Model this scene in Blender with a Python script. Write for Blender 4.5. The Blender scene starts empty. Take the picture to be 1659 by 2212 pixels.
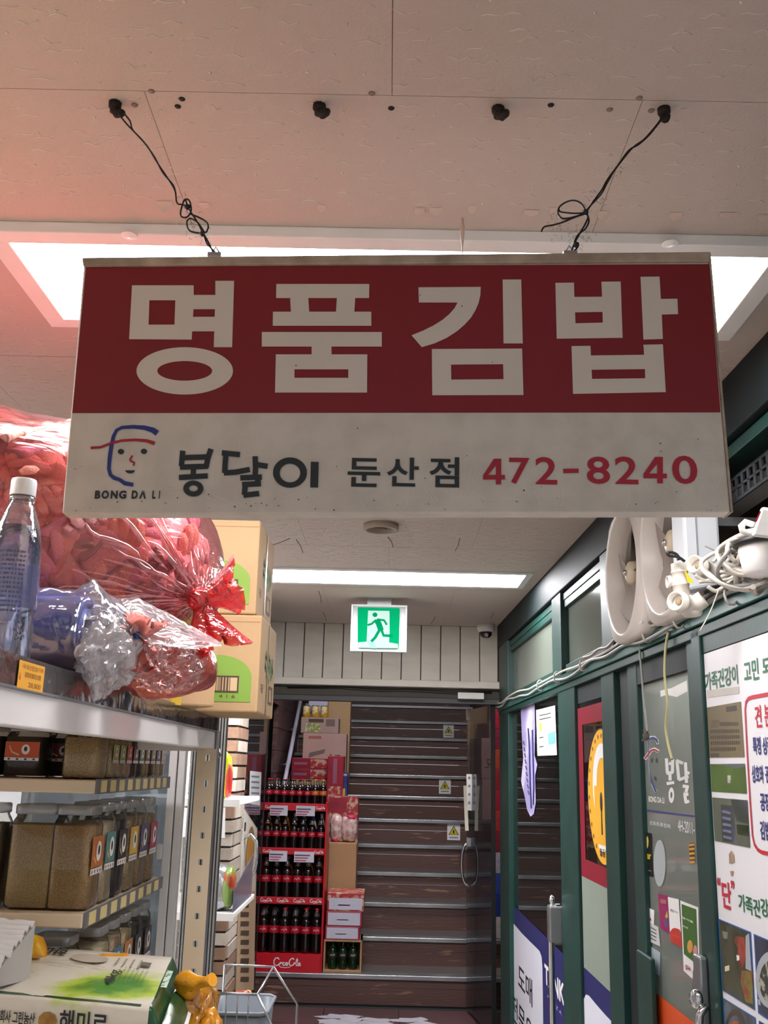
import bpy, bmesh, math, random
import numpy as np
from mathutils import Matrix, Vector, noise
random.seed(7)
S = bpy.context.scene
COL = S.collection
PI = math.pi
# ------------------------------------------------------------------ camera
F, PITCH, YAW, ROLL, EYE = 2151.0, 0.25225, -0.009685, 0.02477, 1.42
def _basis():
    f = np.array([math.sin(YAW)*math.cos(PITCH), math.cos(YAW)*math.cos(PITCH), math.sin(PITCH)])
    r = np.array([math.cos(YAW), -math.sin(YAW), 0.0]); u = np.cross(r, f)
    c, s = math.cos(ROLL), math.sin(ROLL)
    return np.array([c*r+s*u, -s*r+c*u, f])
RB = _basis()
cam = bpy.data.objects.new('camera', bpy.data.cameras.new('camera')); COL.objects.link(cam)
cam.data.sensor_fit = 'VERTICAL'; cam.data.sensor_height = 36.0; cam.data.lens = F*36.0/2212
cam.data.clip_start = 0.02
m = Matrix(((RB[0][0], RB[1][0], -RB[2][0], 0), (RB[0][1], RB[1][1], -RB[2][1], 0), (RB[0][2], RB[1][2], -RB[2][2], EYE), (0, 0, 0, 1)))
cam.matrix_world = m
S.camera = cam
# ------------------------------------------------------------------ world, exposure
w = bpy.data.worlds.new('World'); S.world = w; w.use_nodes = True
w.node_tree.nodes['Background'].inputs[0].default_value = (0.93, 0.95, 1.0, 1)
w.node_tree.nodes['Background'].inputs[1].default_value = 0.62
LAMP = 22.0
S.view_settings.view_transform = 'Standard'; S.view_settings.look = 'None'
S.view_settings.gamma = 1.0; S.view_settings.use_curve_mapping = False
S.view_settings.exposure = 0.0
S.cycles.max_bounces = 10; S.cycles.transparent_max_bounces = 24; S.cycles.caustics_reflective = False

# ------------------------------------------------------------------ measuring: a photo ray met with a real plane
def P(px, py, X=None, Y=None, Z=None):
    d = RB.T @ np.array([px-829.5, -(py-1106), F])
    t = X/d[0] if X is not None else (Y/d[1] if Y is not None else (Z-EYE)/d[2])
    return (t*d[0], t*d[1], EYE+t*d[2])
K0, KM = 0.75, 0.02            # the storefront stands on X = K0 - KM*Y
def PW(px, py, off=0.0):
    d = RB.T @ np.array([px-829.5, -(py-1106), F]); t = (K0-off)/(d[0]+KM*d[1])
    return (t*d[1], EYE+t*d[2])                      # s, z on the storefront
def W(s, z, off=0.0): return (K0-KM*s-off, s, z)

# ------------------------------------------------------------------ materials
def lin(h):
    h = h.lstrip('#'); o = []
    for i in (0, 2, 4):
        v = int(h[i:i+2], 16)/255; o.append(v/12.92 if v <= .04045 else ((v+.055)/1.055)**2.4)
    return tuple(o)+(1,)
MATS = {}
def new(name):
    mt = bpy.data.materials.new(name); mt.use_nodes = True
    nt = mt.node_tree; return mt, nt, nt.nodes['Principled BSDF']
def mat(name, col, rough=.5, metal=0, bump=0, bs=60, var=.12, vs=6, spec=.5, coat=0, emit=0, stretch=None, col2=None, cut=None, obrand=None):
    if name in MATS: return MATS[name]
    mt, nt, b = new(name); N, L = nt.nodes, nt.links
    b.inputs['Roughness'].default_value = rough; b.inputs['Metallic'].default_value = metal
    b.inputs['Specular IOR Level'].default_value = spec; b.inputs['Coat Weight'].default_value = coat
    c1 = lin(col)
    tc = N.new('ShaderNodeTexCoord'); mp = N.new('ShaderNodeMapping'); L.new(tc.outputs['Object'], mp.inputs['Vector'])
    if stretch: mp.inputs['Scale'].default_value = stretch
    nz = N.new('ShaderNodeTexNoise'); nz.inputs['Scale'].default_value = vs; nz.inputs['Detail'].default_value = 5
    L.new(mp.outputs[0], nz.inputs['Vector'])
    rp = N.new('ShaderNodeValToRGB'); e = rp.color_ramp.elements
    lo, hi = cut if cut else (.3, .7)
    e[0].position, e[1].position = lo, hi
    c2 = lin(col2) if col2 else tuple(max(0, x*(1-var)) for x in c1[:3])+(1,)
    e[0].color, e[1].color = c2, c1
    L.new(nz.outputs['Fac'], rp.inputs['Fac'])
    out = rp.outputs['Color']
    if obrand:
        oi = N.new('ShaderNodeObjectInfo'); r2 = N.new('ShaderNodeValToRGB'); r2.color_ramp.interpolation = 'CONSTANT'
        while len(r2.color_ramp.elements) < len(obrand): r2.color_ramp.elements.new(1)
        for i, h in enumerate(obrand): r2.color_ramp.elements[i].position = i/len(obrand); r2.color_ramp.elements[i].color = lin(h)
        L.new(oi.outputs['Random'], r2.inputs['Fac'])
        mx = N.new('ShaderNodeMix'); mx.data_type = 'RGBA'; mx.blend_type = 'MULTIPLY'; mx.inputs[0].default_value = 1
        L.new(r2.outputs[0], mx.inputs[6]); L.new(out, mx.inputs[7]); out = mx.outputs[2]
    L.new(out, b.inputs['Base Color'])
    if bump:
        n2 = N.new('ShaderNodeTexNoise'); n2.inputs['Scale'].default_value = bs; n2.inputs['Detail'].default_value = 4
        L.new(mp.outputs[0], n2.inputs['Vector'])
        bp = N.new('ShaderNodeBump'); bp.inputs['Strength'].default_value = bump; bp.inputs['Distance'].default_value = .01
        L.new(n2.outputs['Fac'], bp.inputs['Height']); L.new(bp.outputs[0], b.inputs['Normal'])
    if emit:
        L.new(out, b.inputs['Emission Color']); b.inputs['Emission Strength'].default_value = emit
    MATS[name] = mt; return mt
def film(name, tint, body, op, rough=.12, bump=.4, bs=25, gloss=.25, facing=.35, stretch=None, transl=.5):
    """thin plastic or glass: see-through tint, some body colour, a glossy skin"""
    if name in MATS: return MATS[name]
    mt, nt, b = new(name); N, L = nt.nodes, nt.links; N.remove(b)
    o = N['Material Output']
    tr = N.new('ShaderNodeBsdfTransparent'); tr.inputs[0].default_value = lin(tint)
    df = N.new('ShaderNodeBsdfDiffuse'); df.inputs[0].default_value = lin(body)
    tl = N.new('ShaderNodeBsdfTranslucent'); tl.inputs[0].default_value = lin(body)
    gl = N.new('ShaderNodeBsdfGlossy'); gl.inputs['Roughness'].default_value = rough
    lw = N.new('ShaderNodeLayerWeight'); lw.inputs['Blend'].default_value = facing
    md = N.new('ShaderNodeMixShader'); md.inputs[0].default_value = transl; L.new(df.outputs[0], md.inputs[1]); L.new(tl.outputs[0], md.inputs[2])
    m1 = N.new('ShaderNodeMixShader'); L.new(tr.outputs[0], m1.inputs[1]); L.new(md.outputs[0], m1.inputs[2]); m1.inputs[0].default_value = op
    mm = N.new('ShaderNodeMath'); mm.operation = 'MULTIPLY_ADD'; mm.inputs[1].default_value = 1-gloss; mm.inputs[2].default_value = gloss*.35
    L.new(lw.outputs['Fresnel'], mm.inputs[0])
    m2 = N.new('ShaderNodeMixShader'); L.new(mm.outputs[0], m2.inputs[0]); L.new(m1.outputs[0], m2.inputs[1]); L.new(gl.outputs[0], m2.inputs[2])
    L.new(m2.outputs[0], o.inputs[0])
    if bump:
        tc = N.new('ShaderNodeTexCoord'); mp = N.new('ShaderNodeMapping'); L.new(tc.outputs['Object'], mp.inputs[0])
        if stretch: mp.inputs['Scale'].default_value = stretch
        n2 = N.new('ShaderNodeTexNoise'); n2.inputs['Scale'].default_value = bs; n2.inputs['Detail'].default_value = 3; n2.inputs['Distortion'].default_value = .8
        L.new(mp.outputs[0], n2.inputs['Vector'])
        bp = N.new('ShaderNodeBump'); bp.inputs['Strength'].default_value = bump; bp.inputs['Distance'].default_value = .02
        L.new(n2.outputs['Fac'], bp.inputs['Height'])
        for s in (df, tl, gl, lw): L.new(bp.outputs[0], s.inputs['Normal'])
    MATS[name] = mt; return mt
def glow(name, col, st, base=1.0):
    if name in MATS: return MATS[name]
    mt, nt, b = new(name)
    b.inputs['Base Color'].default_value = tuple(v*base for v in lin(col)[:3])+(1,); b.inputs['Emission Color'].default_value = lin(col); b.inputs['Emission Strength'].default_value = st
    if base < 1: b.inputs['Roughness'].default_value = 1; b.inputs['Specular IOR Level'].default_value = 0
    MATS[name] = mt; return mt

# ------------------------------------------------------------------ mesh building
class G:
    def __init__(s): s.v, s.f, s.sm, s.mi, s.cur = [], [], [], [], 0
    def add(s, vs, fs, smooth=False):
        o = len(s.v); s.v += [tuple(x) for x in vs]
        for f in fs: s.f.append([o+i for i in f]); s.sm.append(smooth); s.mi.append(s.cur)
        return s
    def hexa(s, p):      # 8 corners: bottom ring 0-3, top ring 4-7
        return s.add(p, [(0,3,2,1),(4,5,6,7),(0,1,5,4),(1,2,6,5),(2,3,7,6),(3,0,4,7)])
    def box(s, x0, x1, y0, y1, z0, z1):
        return s.hexa([(x0,y0,z0),(x1,y0,z0),(x1,y1,z0),(x0,y1,z0),(x0,y0,z1),(x1,y0,z1),(x1,y1,z1),(x0,y1,z1)])
    def rbox(s, c, sz, rz=0):
        a, b, h = sz[0]/2, sz[1]/2, sz[2]; q = []
        for z in (0, h):
            for x, y in ((-a,-b),(a,-b),(a,b),(-a,b)):
                q.append((c[0]+x*math.cos(rz)-y*math.sin(rz), c[1]+x*math.sin(rz)+y*math.cos(rz), c[2]+z))
        return s.hexa(q)
    def wbox(s, s0, s1, z0, z1, o0, o1):   # on the storefront, offsets towards the corridor
        q = []
        for z in (z0, z1): q += [W(s0,z,o1), W(s0,z,o0), W(s1,z,o0), W(s1,z,o1)]
        return s.hexa(q)
    def tube(s, pts, r, n=8, cap=True, closed=False):
        pts = [Vector(p) for p in pts]; k = len(pts); rs = r if isinstance(r, (list, tuple)) else [r]*k
        o = len(s.v); up = None
        for i, p in enumerate(pts):
            a = pts[(i-1) % k] if (closed or i) else p; b = pts[(i+1) % k] if (closed or i < k-1) else p
            t = (b-a).normalized() if (b-a).length > 1e-9 else Vector((0,0,1))
            if up is None: up = t.orthogonal().normalized()
            u = (up-t*up.dot(t)); u = u.normalized() if u.length > 1e-6 else t.orthogonal().normalized(); up = u; v = t.cross(u)
            for j in range(n):
                q = 2*PI*j/n; s.v.append(tuple(p+(u*math.cos(q)+v*math.sin(q))*rs[i]))
        for i in range(k if closed else k-1):
            for j in range(n):
                a0, b0 = o+i*n, o+((i+1) % k)*n
                s.f.append([a0+j, a0+(j+1) % n, b0+(j+1) % n, b0+j]); s.sm.append(True); s.mi.append(s.cur)
        if cap and not closed:
            s.f.append([o+j for j in range(n)][::-1]); s.sm.append(False); s.mi.append(s.cur)
            s.f.append([o+(k-1)*n+j for j in range(n)]); s.sm.append(False); s.mi.append(s.cur)
        return s
    def lathe(s, prof, c=(0,0,0), n=16, ax=None, squash=1.0):   # (r, h) along ax
        A = Vector(ax).normalized() if ax else Vector((0,0,1)); u = A.orthogonal().normalized() if ax else Vector((1,0,0)); v = A.cross(u)
        o = len(s.v); c = Vector(c); k = len(prof)
        for r, h in prof:
            for j in range(n):
                q = 2*PI*j/n; s.v.append(tuple(c+A*h+u*(r*math.cos(q))+v*(r*math.sin(q)*squash)))
        for i in range(k-1):
            for j in range(n):
                s.f.append([o+i*n+j, o+i*n+(j+1) % n, o+(i+1)*n+(j+1) % n, o+(i+1)*n+j]); s.sm.append(True); s.mi.append(s.cur)
        if prof[0][0] > 1e-6: s.f.append([o+j for j in range(n)][::-1]); s.sm.append(False); s.mi.append(s.cur)
        if prof[-1][0] > 1e-6: s.f.append([o+(k-1)*n+j for j in range(n)]); s.sm.append(False); s.mi.append(s.cur)
        return s
    def squircle(s, prof, c, n=6, rz=0):   # (half width x, half width y, corner radius, z): rounded rectangular loft
        o = len(s.v); k = len(prof); m_ = 4*n
        for a, b, r, z in prof:
            r = min(r, a, b)
            for qd in range(4):
                sx, sy = ((1,1),(-1,1),(-1,-1),(1,-1))[qd]
                for j in range(n):
                    t = PI/2*(qd+j/(n-1)); x = sx*(a-r)+r*math.cos(t); y = sy*(b-r)+r*math.sin(t)
                    s.v.append((c[0]+x*math.cos(rz)-y*math.sin(rz), c[1]+x*math.sin(rz)+y*math.cos(rz), c[2]+z))
        for i in range(k-1):
            for j in range(m_):
                s.f.append([o+i*m_+j, o+i*m_+(j+1) % m_, o+(i+1)*m_+(j+1) % m_, o+(i+1)*m_+j]); s.sm.append(True); s.mi.append(s.cur)
        s.f.append([o+j for j in range(m_)][::-1]); s.sm.append(False); s.mi.append(s.cur)
        s.f.append([o+(k-1)*m_+j for j in range(m_)]); s.sm.append(False); s.mi.append(s.cur)
        return s
    def grid(s, fn, nu, nv, wrap=False, smooth=True):
        o = len(s.v)
        for i in range(nu+1):
            for j in range(nv+(0 if wrap else 1)): s.v.append(tuple(fn(i/nu, j/nv)))
        r = nv if wrap else nv+1
        for i in range(nu):
            for j in range(nv):
                j2 = (j+1) % r if wrap else j+1
                s.f.append([o+i*r+j, o+(i+1)*r+j, o+(i+1)*r+j2, o+i*r+j2]); s.sm.append(smooth); s.mi.append(s.cur)
        return s
    def poly(s, loops, mp):     # flat print: 2D loops with holes, mapped onto a surface
        vs, fs = fill(loops); return s.add([mp(x, y) for x, y in vs], fs)
WM = {}
def fill(loops):
    cu = bpy.data.curves.new('c', 'CURVE'); cu.dimensions = '2D'; cu.fill_mode = 'BOTH'
    for lp in loops:
        sp = cu.splines.new('POLY'); sp.points.add(len(lp)-1); sp.use_cyclic_u = True
        for i, p in enumerate(lp): sp.points[i].co = (p[0], p[1], 0, 1)
    o = bpy.data.objects.new('c', cu); me = o.to_mesh()
    vs = [(v.co.x, v.co.y) for v in me.vertices]; fs = [tuple(p.vertices) for p in me.polygons]
    o.to_mesh_clear(); bpy.data.objects.remove(o); bpy.data.curves.remove(cu); return vs, fs
def glyphs(body, bold=.0):
    cu = bpy.data.curves.new('t', 'FONT'); cu.body = body; cu.offset = bold; cu.resolution_u = 4; cu.dimensions = '2D'; cu.fill_mode = 'BOTH'
    o = bpy.data.objects.new('t', cu); me = o.to_mesh()
    vs = [(v.co.x, v.co.y) for v in me.vertices]; fs = [tuple(p.vertices) for p in me.polygons]
    o.to_mesh_clear(); bpy.data.objects.remove(o); bpy.data.curves.remove(cu)
    xs = [p[0] for p in vs]; ys = [p[1] for p in vs]; x0, x1, y0, y1 = min(xs), max(xs), min(ys), max(ys)
    return [((x-x0)/max(1e-9, x1-x0), (y-y0)/max(1e-9, y1-y0)) for x, y in vs], fs
def stroke(pts, wd, taper=None):
    """brush stroke outline, 2D"""
    L_, R_ = [], []; k = len(pts)
    for i, p in enumerate(pts):
        a = pts[max(0, i-1)]; b = pts[min(k-1, i+1)]; dx, dy = b[0]-a[0], b[1]-a[1]; l = math.hypot(dx, dy) or 1
        h = wd/2*(taper[i] if taper else 1); L_.append((p[0]-dy/l*h, p[1]+dx/l*h)); R_.append((p[0]+dy/l*h, p[1]-dx/l*h))
    return L_+R_[::-1]
def ell(cx, cy, rx, ry, n=28, a0=0, a1=2*PI):
    return [(cx+rx*math.cos(a0+(a1-a0)*i/n), cy+ry*math.sin(a0+(a1-a0)*i/n)) for i in range(n if a1-a0 > 6.2 else n+1)]
def put(o, parent):
    COL.objects.link(o)
    if parent is not None: o.parent = parent; WM[o] = WM[parent]
    else: WM[o] = Matrix.Identity(4)
    return o
def mesh(name, g, mats, parent=None, bevel=0, local=False, sub=0):
    me = bpy.data.meshes.new(name)
    inv = WM[parent].inverted() if (parent is not None and not local) else None
    vs = [tuple(inv @ Vector(v)) for v in g.v] if inv is not None else g.v
    me.from_pydata(vs, [], g.f); me.polygons.foreach_set('use_smooth', g.sm)
    if not isinstance(mats, (list, tuple)): mats = [mats]
    for q in mats: me.materials.append(q)
    if len(mats) > 1: me.polygons.foreach_set('material_index', g.mi)
    bm = bmesh.new(); bm.from_mesh(me); bmesh.ops.recalc_face_normals(bm, faces=bm.faces) if len(g.f) < 60000 else None
    bm.to_mesh(me); bm.free()
    o = put(bpy.data.objects.new(name, me), parent)
    if bevel:
        b = o.modifiers.new('bevel', 'BEVEL'); b.width = bevel; b.segments = 2; b.limit_method = 'ANGLE'; b.angle_limit = .6
    if sub:
        d = o.modifiers.new('sub', 'SUBSURF'); d.levels = d.render_levels = sub
    return o
def tag(o, label, cat, group=None, kind=None):
    o['label'] = label; o['category'] = cat
    if group: o['group'] = group
    if kind: o['kind'] = kind
    return o
def thing(name, label, cat, loc, group=None, rz=0):
    o = bpy.data.objects.new(name, None); COL.objects.link(o); o.location = loc; o.rotation_euler = (0, 0, rz); o.empty_display_size = .05
    WM[o] = Matrix.Translation(loc) @ Matrix.Rotation(rz, 4, 'Z')
    return tag(o, label, cat, group)
def struct(name, loc=(0,0,0), label=None):
    o = bpy.data.objects.new(name, None); COL.objects.link(o); o.location = loc; WM[o] = Matrix.Translation(loc); o['kind'] = 'structure'
    if label: o['label'] = label
    return o
def single(name, g, mats, label, cat, group=None, **k): return tag(mesh(name, g, mats, None, **k), label, cat, group)
def dup(root, loc, rz=0, label=None):
    r = root.copy(); COL.objects.link(r); r.location = loc; r.rotation_euler = (0, 0, rz)
    if label: r['label'] = label
    for ch in list(root.children):
        c = ch.copy(); COL.objects.link(c); c.parent = r
        for gg in ch.children:
            d = gg.copy(); COL.objects.link(d); d.parent = c
    return r
def pl(Y, eps=0):           # map photo pixels onto the plane Y = const
    return lambda x, y: P(x, y, Y=Y-eps)
def text(name, body, mp, mt, parent, bold=0.0, rep=None):
    """mp maps (u, v) in the unit square to the surface; body may be a list of (text, u0, v0, u1, v1)"""
    g = G()
    for it in (body if isinstance(body, list) else [(body, 0, 0, 1, 1)]):
        b, u0, v0, u1, v1 = it[:5]; vs, fs = glyphs(b, bold)
        g.add([mp(u0+(u1-u0)*x, v0+(v1-v0)*y) for x, y in vs], fs)
    return mesh(name, g, mt, parent)
def wmap(s0, s1, z0, z1, off):   # s0 is the far (left-reading) end
    return lambda u, v: W(s0+(s1-s0)*u, z0+(z1-z0)*v, off)
def wrect(px0, py0, px1, py1, off=0.0):
    a = PW(px0, py0, off); b = PW(px1, py1, off); return a[0], b[0], b[1], a[1]    # s far, s near, z low, z high

# ------------------------------------------------------------------ palette
WHITEP = mat('white paint', '#e4e2dc', .5, bump=.05)
CEIL = mat('ceiling paper', '#c2b5ab', .75, bump=.12, bs=220, var=.06, vs=2)
LAMPW = mat('lamp frame', '#ecebe8', .35)
GREEN = mat('dark green aluminium', '#0f3a33', .45, bump=.03, var=.35, vs=9, spec=.5)
DGREEN = mat('green black steel', '#101b1c', .6, spec=.25, var=.3, vs=5)
BLACK = mat('black', '#141414', .5)
RUST = mat('rusty iron', '#2c231d', .6, metal=.5, bump=.3, bs=200)
WIRE = mat('black wire', '#15120f', .5)
SIGNW = mat('sign white', '#cbc3b7', .55, bump=.04, bs=90, col2='#bfb7ab', vs=26, cut=(.35, .6))
SIGNR = mat('sign red', '#7e0716', .5, var=.12, vs=4)
SIGNE = mat('sign beige edge', '#b9a793', .6, col2='#8a7866', vs=30)
SIGNL = mat('sign letter cream', '#d0c6b9', .55, var=.06, vs=12)
INK = mat('black ink', '#1d2426', .5); BLUE = mat('navy ink', '#1c2f7c', .5); REDI = mat('red ink', '#a3162a', .5)
WHITE = mat('white', '#efefec', .4); GREY = mat('grey', '#8b8e92', .4); DARK = mat('dark interior', '#1a1816', .7)
CHROME = mat('chrome', '#d8dadc', .15, metal=1)
STEEL = mat('brushed steel', '#a9abad', .35, metal=.9, bump=.05, bs=300)
CARD = mat('cardboard', '#c3a277', .75, bump=.06, bs=90, var=.1, vs=5)
CARDD = mat('cardboard brown', '#b08a64', .8, bump=.05, bs=90)
WOOD = mat('worn brown stair board', '#5e423c', .45, bump=.25, bs=14, stretch=(1.2, 4, 10), vs=4.5, col2='#94715a', cut=(.3, .37))
WOOD2 = mat('brown wall board', '#6a4a47', .5, bump=.1, stretch=(6, 1, 8), vs=4, col2='#4c3433', cut=(.35, .6))
TREAD = mat('grey tread', '#5b5450', .5, var=.35, vs=7, stretch=(2, 8, 8))
NOSE = mat('stair nosing', '#aeb0b2', .3, metal=.8, bump=.1, bs=80, var=.3)
PLANKW = mat('white plank', '#dcd6c8', .55, bump=.05, stretch=(1, 1, 3), var=.12)
BEIGE = mat('beige rack steel', '#d8c6a8', .4, var=.07)
RACKW = mat('white rack beam', '#e6e3df', .3, var=.05)
FROST = film('frosted pane', '#b4bcae', '#8f998c', .82, .12, 0, gloss=.2)
GLASS = film('door glass', '#e4ece8', '#9aa4a0', .03, .015, 0, gloss=.12, facing=.52)
CLEAR = film('clear plastic', '#f6f6f6', '#e9e9e9', .05, .06, .12, 18, gloss=.3, facing=.4)
# ================================================================== SETTING
ZC = 2.25
floor = struct('floor')
STONE = mat('pale stone floor', '#b3aaa2', .4, var=.15, vs=4)
FLOORM = mat('dark red floor', '#54393a', .35, bump=.05, bs=20, var=.3, vs=3)
gx = [-2.6+.45*i for i in range(12)]
for i in range(len(gx)-1):
    for j in range(19):
        y0 = -1.4+.45*j
        if y0 > 6.5: continue
        mesh('tile', G().box(gx[i]+.002, gx[i+1]-.002, y0+.002, min(y0+.448, 6.64), -.02, 0), FLOORM if y0 > 5.3 else STONE, floor)
mesh('floor_bed', G().box(-2.6, 2.4, -1.4, 12.5, -.06, -.012), DARK, floor)
g = G()
for k in range(16):
    x, y = random.uniform(-.33, .30), random.uniform(6.22, 6.48)
    g.add([(x+math.cos(a)*random.uniform(.03, .14), y+math.sin(a)*random.uniform(.02, .07), .0008+.0001*k) for a in [2*PI*i/9 for i in range(9)]], [tuple(range(9))])
mesh('worn_patch', g, mat('worn pale floor', '#c4bfc8', .3, var=.25, vs=14), floor)
ceiling = struct('ceiling')
mesh('ceiling_backing', G().box(-2.7, 2.4, -.8, 5.96, ZC+.012, ZC+.06), mat('ceiling gap', '#6e625a', .8), ceiling)
rows = [(-.6, 1.0951), (1.0958, 1.96), (1.962, 2.86), (2.862, 3.76), (3.762, 4.66), (4.662, 5.9)]
for r, (y0, y1) in enumerate(rows):
    xs = [-2.6, -1.81, -.91, -.0135, .86, 1.6] if r % 2 == 0 else [-2.6, -1.33, -.33, .305, .86, 1.6]
    for i in range(len(xs)-1):
        mesh('panel', G().box(xs[i]+.0004, xs[i+1]-.0004, y0, y1-.0003, ZC, ZC+.011), CEIL, ceiling)
# raised squiggles of the ceiling paper
g = G()
for r, y in enumerate(np.arange(.35, 4.2, .026)):
    for x in np.arange(-1.25, .75, .062):
        x0 = x+random.uniform(-.022, .022)+(r % 2)*.03; y0 = y+random.uniform(-.009, .009)
        if abs(y0-1.0955) < .014 or (-.7 < x0 < .68 and 1.35 < y0 < 1.85) or (4.1 < y0): continue
        if random.random() < .2:
            g.lathe([(.0022, .0005), (.0018, -.0012), (0, -.0018)], (x0, y0, ZC), 6); continue
        l = random.uniform(.010, .017); a = random.uniform(-.15, .15); pts = []
        kind = random.choice((0, 0, 1, 2))
        for k in range(5):
            t = k/4*2-1; bumpy = {0: .005*(1-abs(t))*(1 if random.random() < .8 else -1), 1: -.005*(1-abs(t)), 2: .002*math.sin(t*5)}[kind]
            pts.append((x0+l*t*math.cos(a)-bumpy*math.sin(a), y0+l*t*math.sin(a)+bumpy+random.uniform(-.0012, .0012), ZC-.0002))
        g.tube(pts, [.0004, .0008, .0009, .0008, .0004], 4)
        if kind == 1 and random.random() < .4: g.tube([pts[2], (pts[2][0]+.002, pts[2][1]-.008, ZC-.0002)], [.0008, .0004], 4)
o = mesh('paper_relief', g, mat('lit relief paper', '#e2d6cb', .7), ceiling); o['kind'] = 'stuff'  # relief coloured lighter than the paper to stand for its lit edges
# peeling paper along the lamp edge, with one hanging strip
PEEL = mat('peeled paper', '#cdb9ab', .7)
for x in [-.36, -.30, -.12, .03, .055, .11, .2, .235, .31, .42, .5, .56]:
    l = random.uniform(.012, .03); d = random.uniform(.004, .012); y = 1.352+random.uniform(-.008, .004)
    mesh('paper_flake', G().grid(lambda u, v: (x+l*(u-.5), y+.012*v*(1-.5*abs(u-.5)), ZC-.0008-d*v*v*(1-abs(u-.5)*1.2)), 4, 3), PEEL, ceiling)
a = P(999, 478, Z=ZC); g = G()
pts = [P(999, y, Y=a[1]-.01) for y in (470, 490, 510, 530, 552)]
g.tube(pts, [.001, .0035, .004, .002, .0006], 5); mesh('paper_strip', g, PEEL, ceiling)
# screws and small holes by the seam
for px, py in ((327, 197), (291, 227), (393, 214), (384, 230), (803, 202), (845, 234), (1190, 227), (1317, 237), (1407, 239), (1381, 212)):
    c = P(px, py, Z=ZC-.0005)
    mesh('screw_head', G().lathe([(.0045, 0), (.0035, -.0012), (0, -.0014)], c, 8), mat('screw cap', '#8d7768', .5) if px not in (393, 384, 845, 1190) else RUST, ceiling)
for a, b in (((640, 1166), (654, 1194)), ((838, 1160), (849, 1182)), ((584, 1179), (626, 1163)), ((993, 1163), (983, 1190)), ((698, 1323), (705, 1342)), ((940, 1332), (930, 1348)), ((1066, 1323), (1060, 1335)), ((688, 1277), (694, 1302))):
    pa, pb = P(*a, Z=ZC-.0008), P(*b, Z=ZC-.0008)
    mesh('crack', G().tube([pa, [(pa[i]+pb[i])/2+(.004 if i == 0 else 0) for i in range(3)], pb], .0017, 5), mat('crack brown', '#7b6d60', .8), ceiling)

def lamp(x0, x1, y0, y1, st, label, zt=ZC, cat='ceiling light', hgt=.018, fr=.03):
    t = thing('ceiling_light', label, cat, ((x0+x1)/2, (y0+y1)/2, zt))
    g = G(); z0 = zt-hgt
    g.box(x0-fr, x1+fr, y0-fr, y0, z0, zt).box(x0-fr, x1+fr, y1, y1+fr, z0, zt).box(x0-fr, x0, y0, y1, z0, zt).box(x1, x1+fr, y0, y1, z0, zt)
    mesh('frame', g, LAMPW, t, bevel=.002)
    mesh('diffuser', G().box(x0, x1, y0, y1, z0+.004, z0+.008), glow('lamp glow %g' % st, '#fdfbff', st), t)
    mesh('housing', G().box(x0, x1, y0, y1, z0+.009, zt), LAMPW, t)
    return t
l1 = lamp(-.632, .602, 1.452, 1.735, LAMP, 'large white flat ceiling light panel behind the red sign', fr=.036, hgt=.02)
for px, py in ((279, 508), (1448, 526)):
    c = P(px, py, Z=ZC-.02)
    mesh('screw_cap', G().lathe([(.0135, 0), (.0135, -.001), (.0125, -.0018), (.008, -.0018), (.007, -.0026), (0, -.003)], (c[0], c[1], ZC-.02), 20), LAMPW, l1)
lamp(-.63, .578, 4.232, 4.533, LAMP*2.5, 'slim white ceiling light panel in front of the green exit sign', hgt=.008, fr=.03)
# two unseen lamps added left of the aisle to brighten bag and jars
lamp(-1.9, -1.25, 1.0, 1.6, LAMP*2.4, 'unseen square white fill light panel added over the left shop, outside the rack')
lamp(-2.1, -1.0, 3.2, 3.6, LAMP*1.3, 'unseen white fill light panel added over the grain shop on the left')
lamp(-.6, .6, 6.2, 6.6, LAMP*1.9, 'unseen white fill light panel added in the stairwell above the stairs', zt=3.6)  # added out of view above the header to light the upper risers
lamp(.86, 1.06, 2.3, 2.75, LAMP*1.1, 'small fill light added in the room behind the near glass door', zt=1.744)  # added to brighten what shows through the near door glass

# back: white planked header over the stair opening
wb = struct('wall_back')
x = -.742
while x < .63:
    x1 = min(x+.1155, .636); mesh('plank', G().box(x+.0025, x1-.0025, 5.9, 5.92, 1.925, ZC), PLANKW, wb, bevel=.003); x += .1155
mesh('plank_backing', G().box(-1.2, .64, 5.921, 5.96, 1.83, ZC), mat('groove dark', '#4b463e', .8), wb)
tr = struct('trim_1'); g = G().box(-.9, .645, 5.86, 5.925, 1.885, 1.925); mesh('trim_board', g, PLANKW, tr, bevel=.004)
tr2 = struct('trim_2'); mesh('header_board', G().box(-.95, .66, 5.93, 6.02, 1.8, 1.884), mat('grey header', '#4d4d4e', .6), tr2)
mesh('header_cable', G().tube([(-.6, 5.925, 1.868), (-.3, 5.922, 1.874), (-.05, 5.92, 1.862), (.1, 5.92, 1.868), (.4, 5.92, 1.858), (.6, 5.92, 1.866)], .008, 6), BLACK, tr2)
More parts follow.
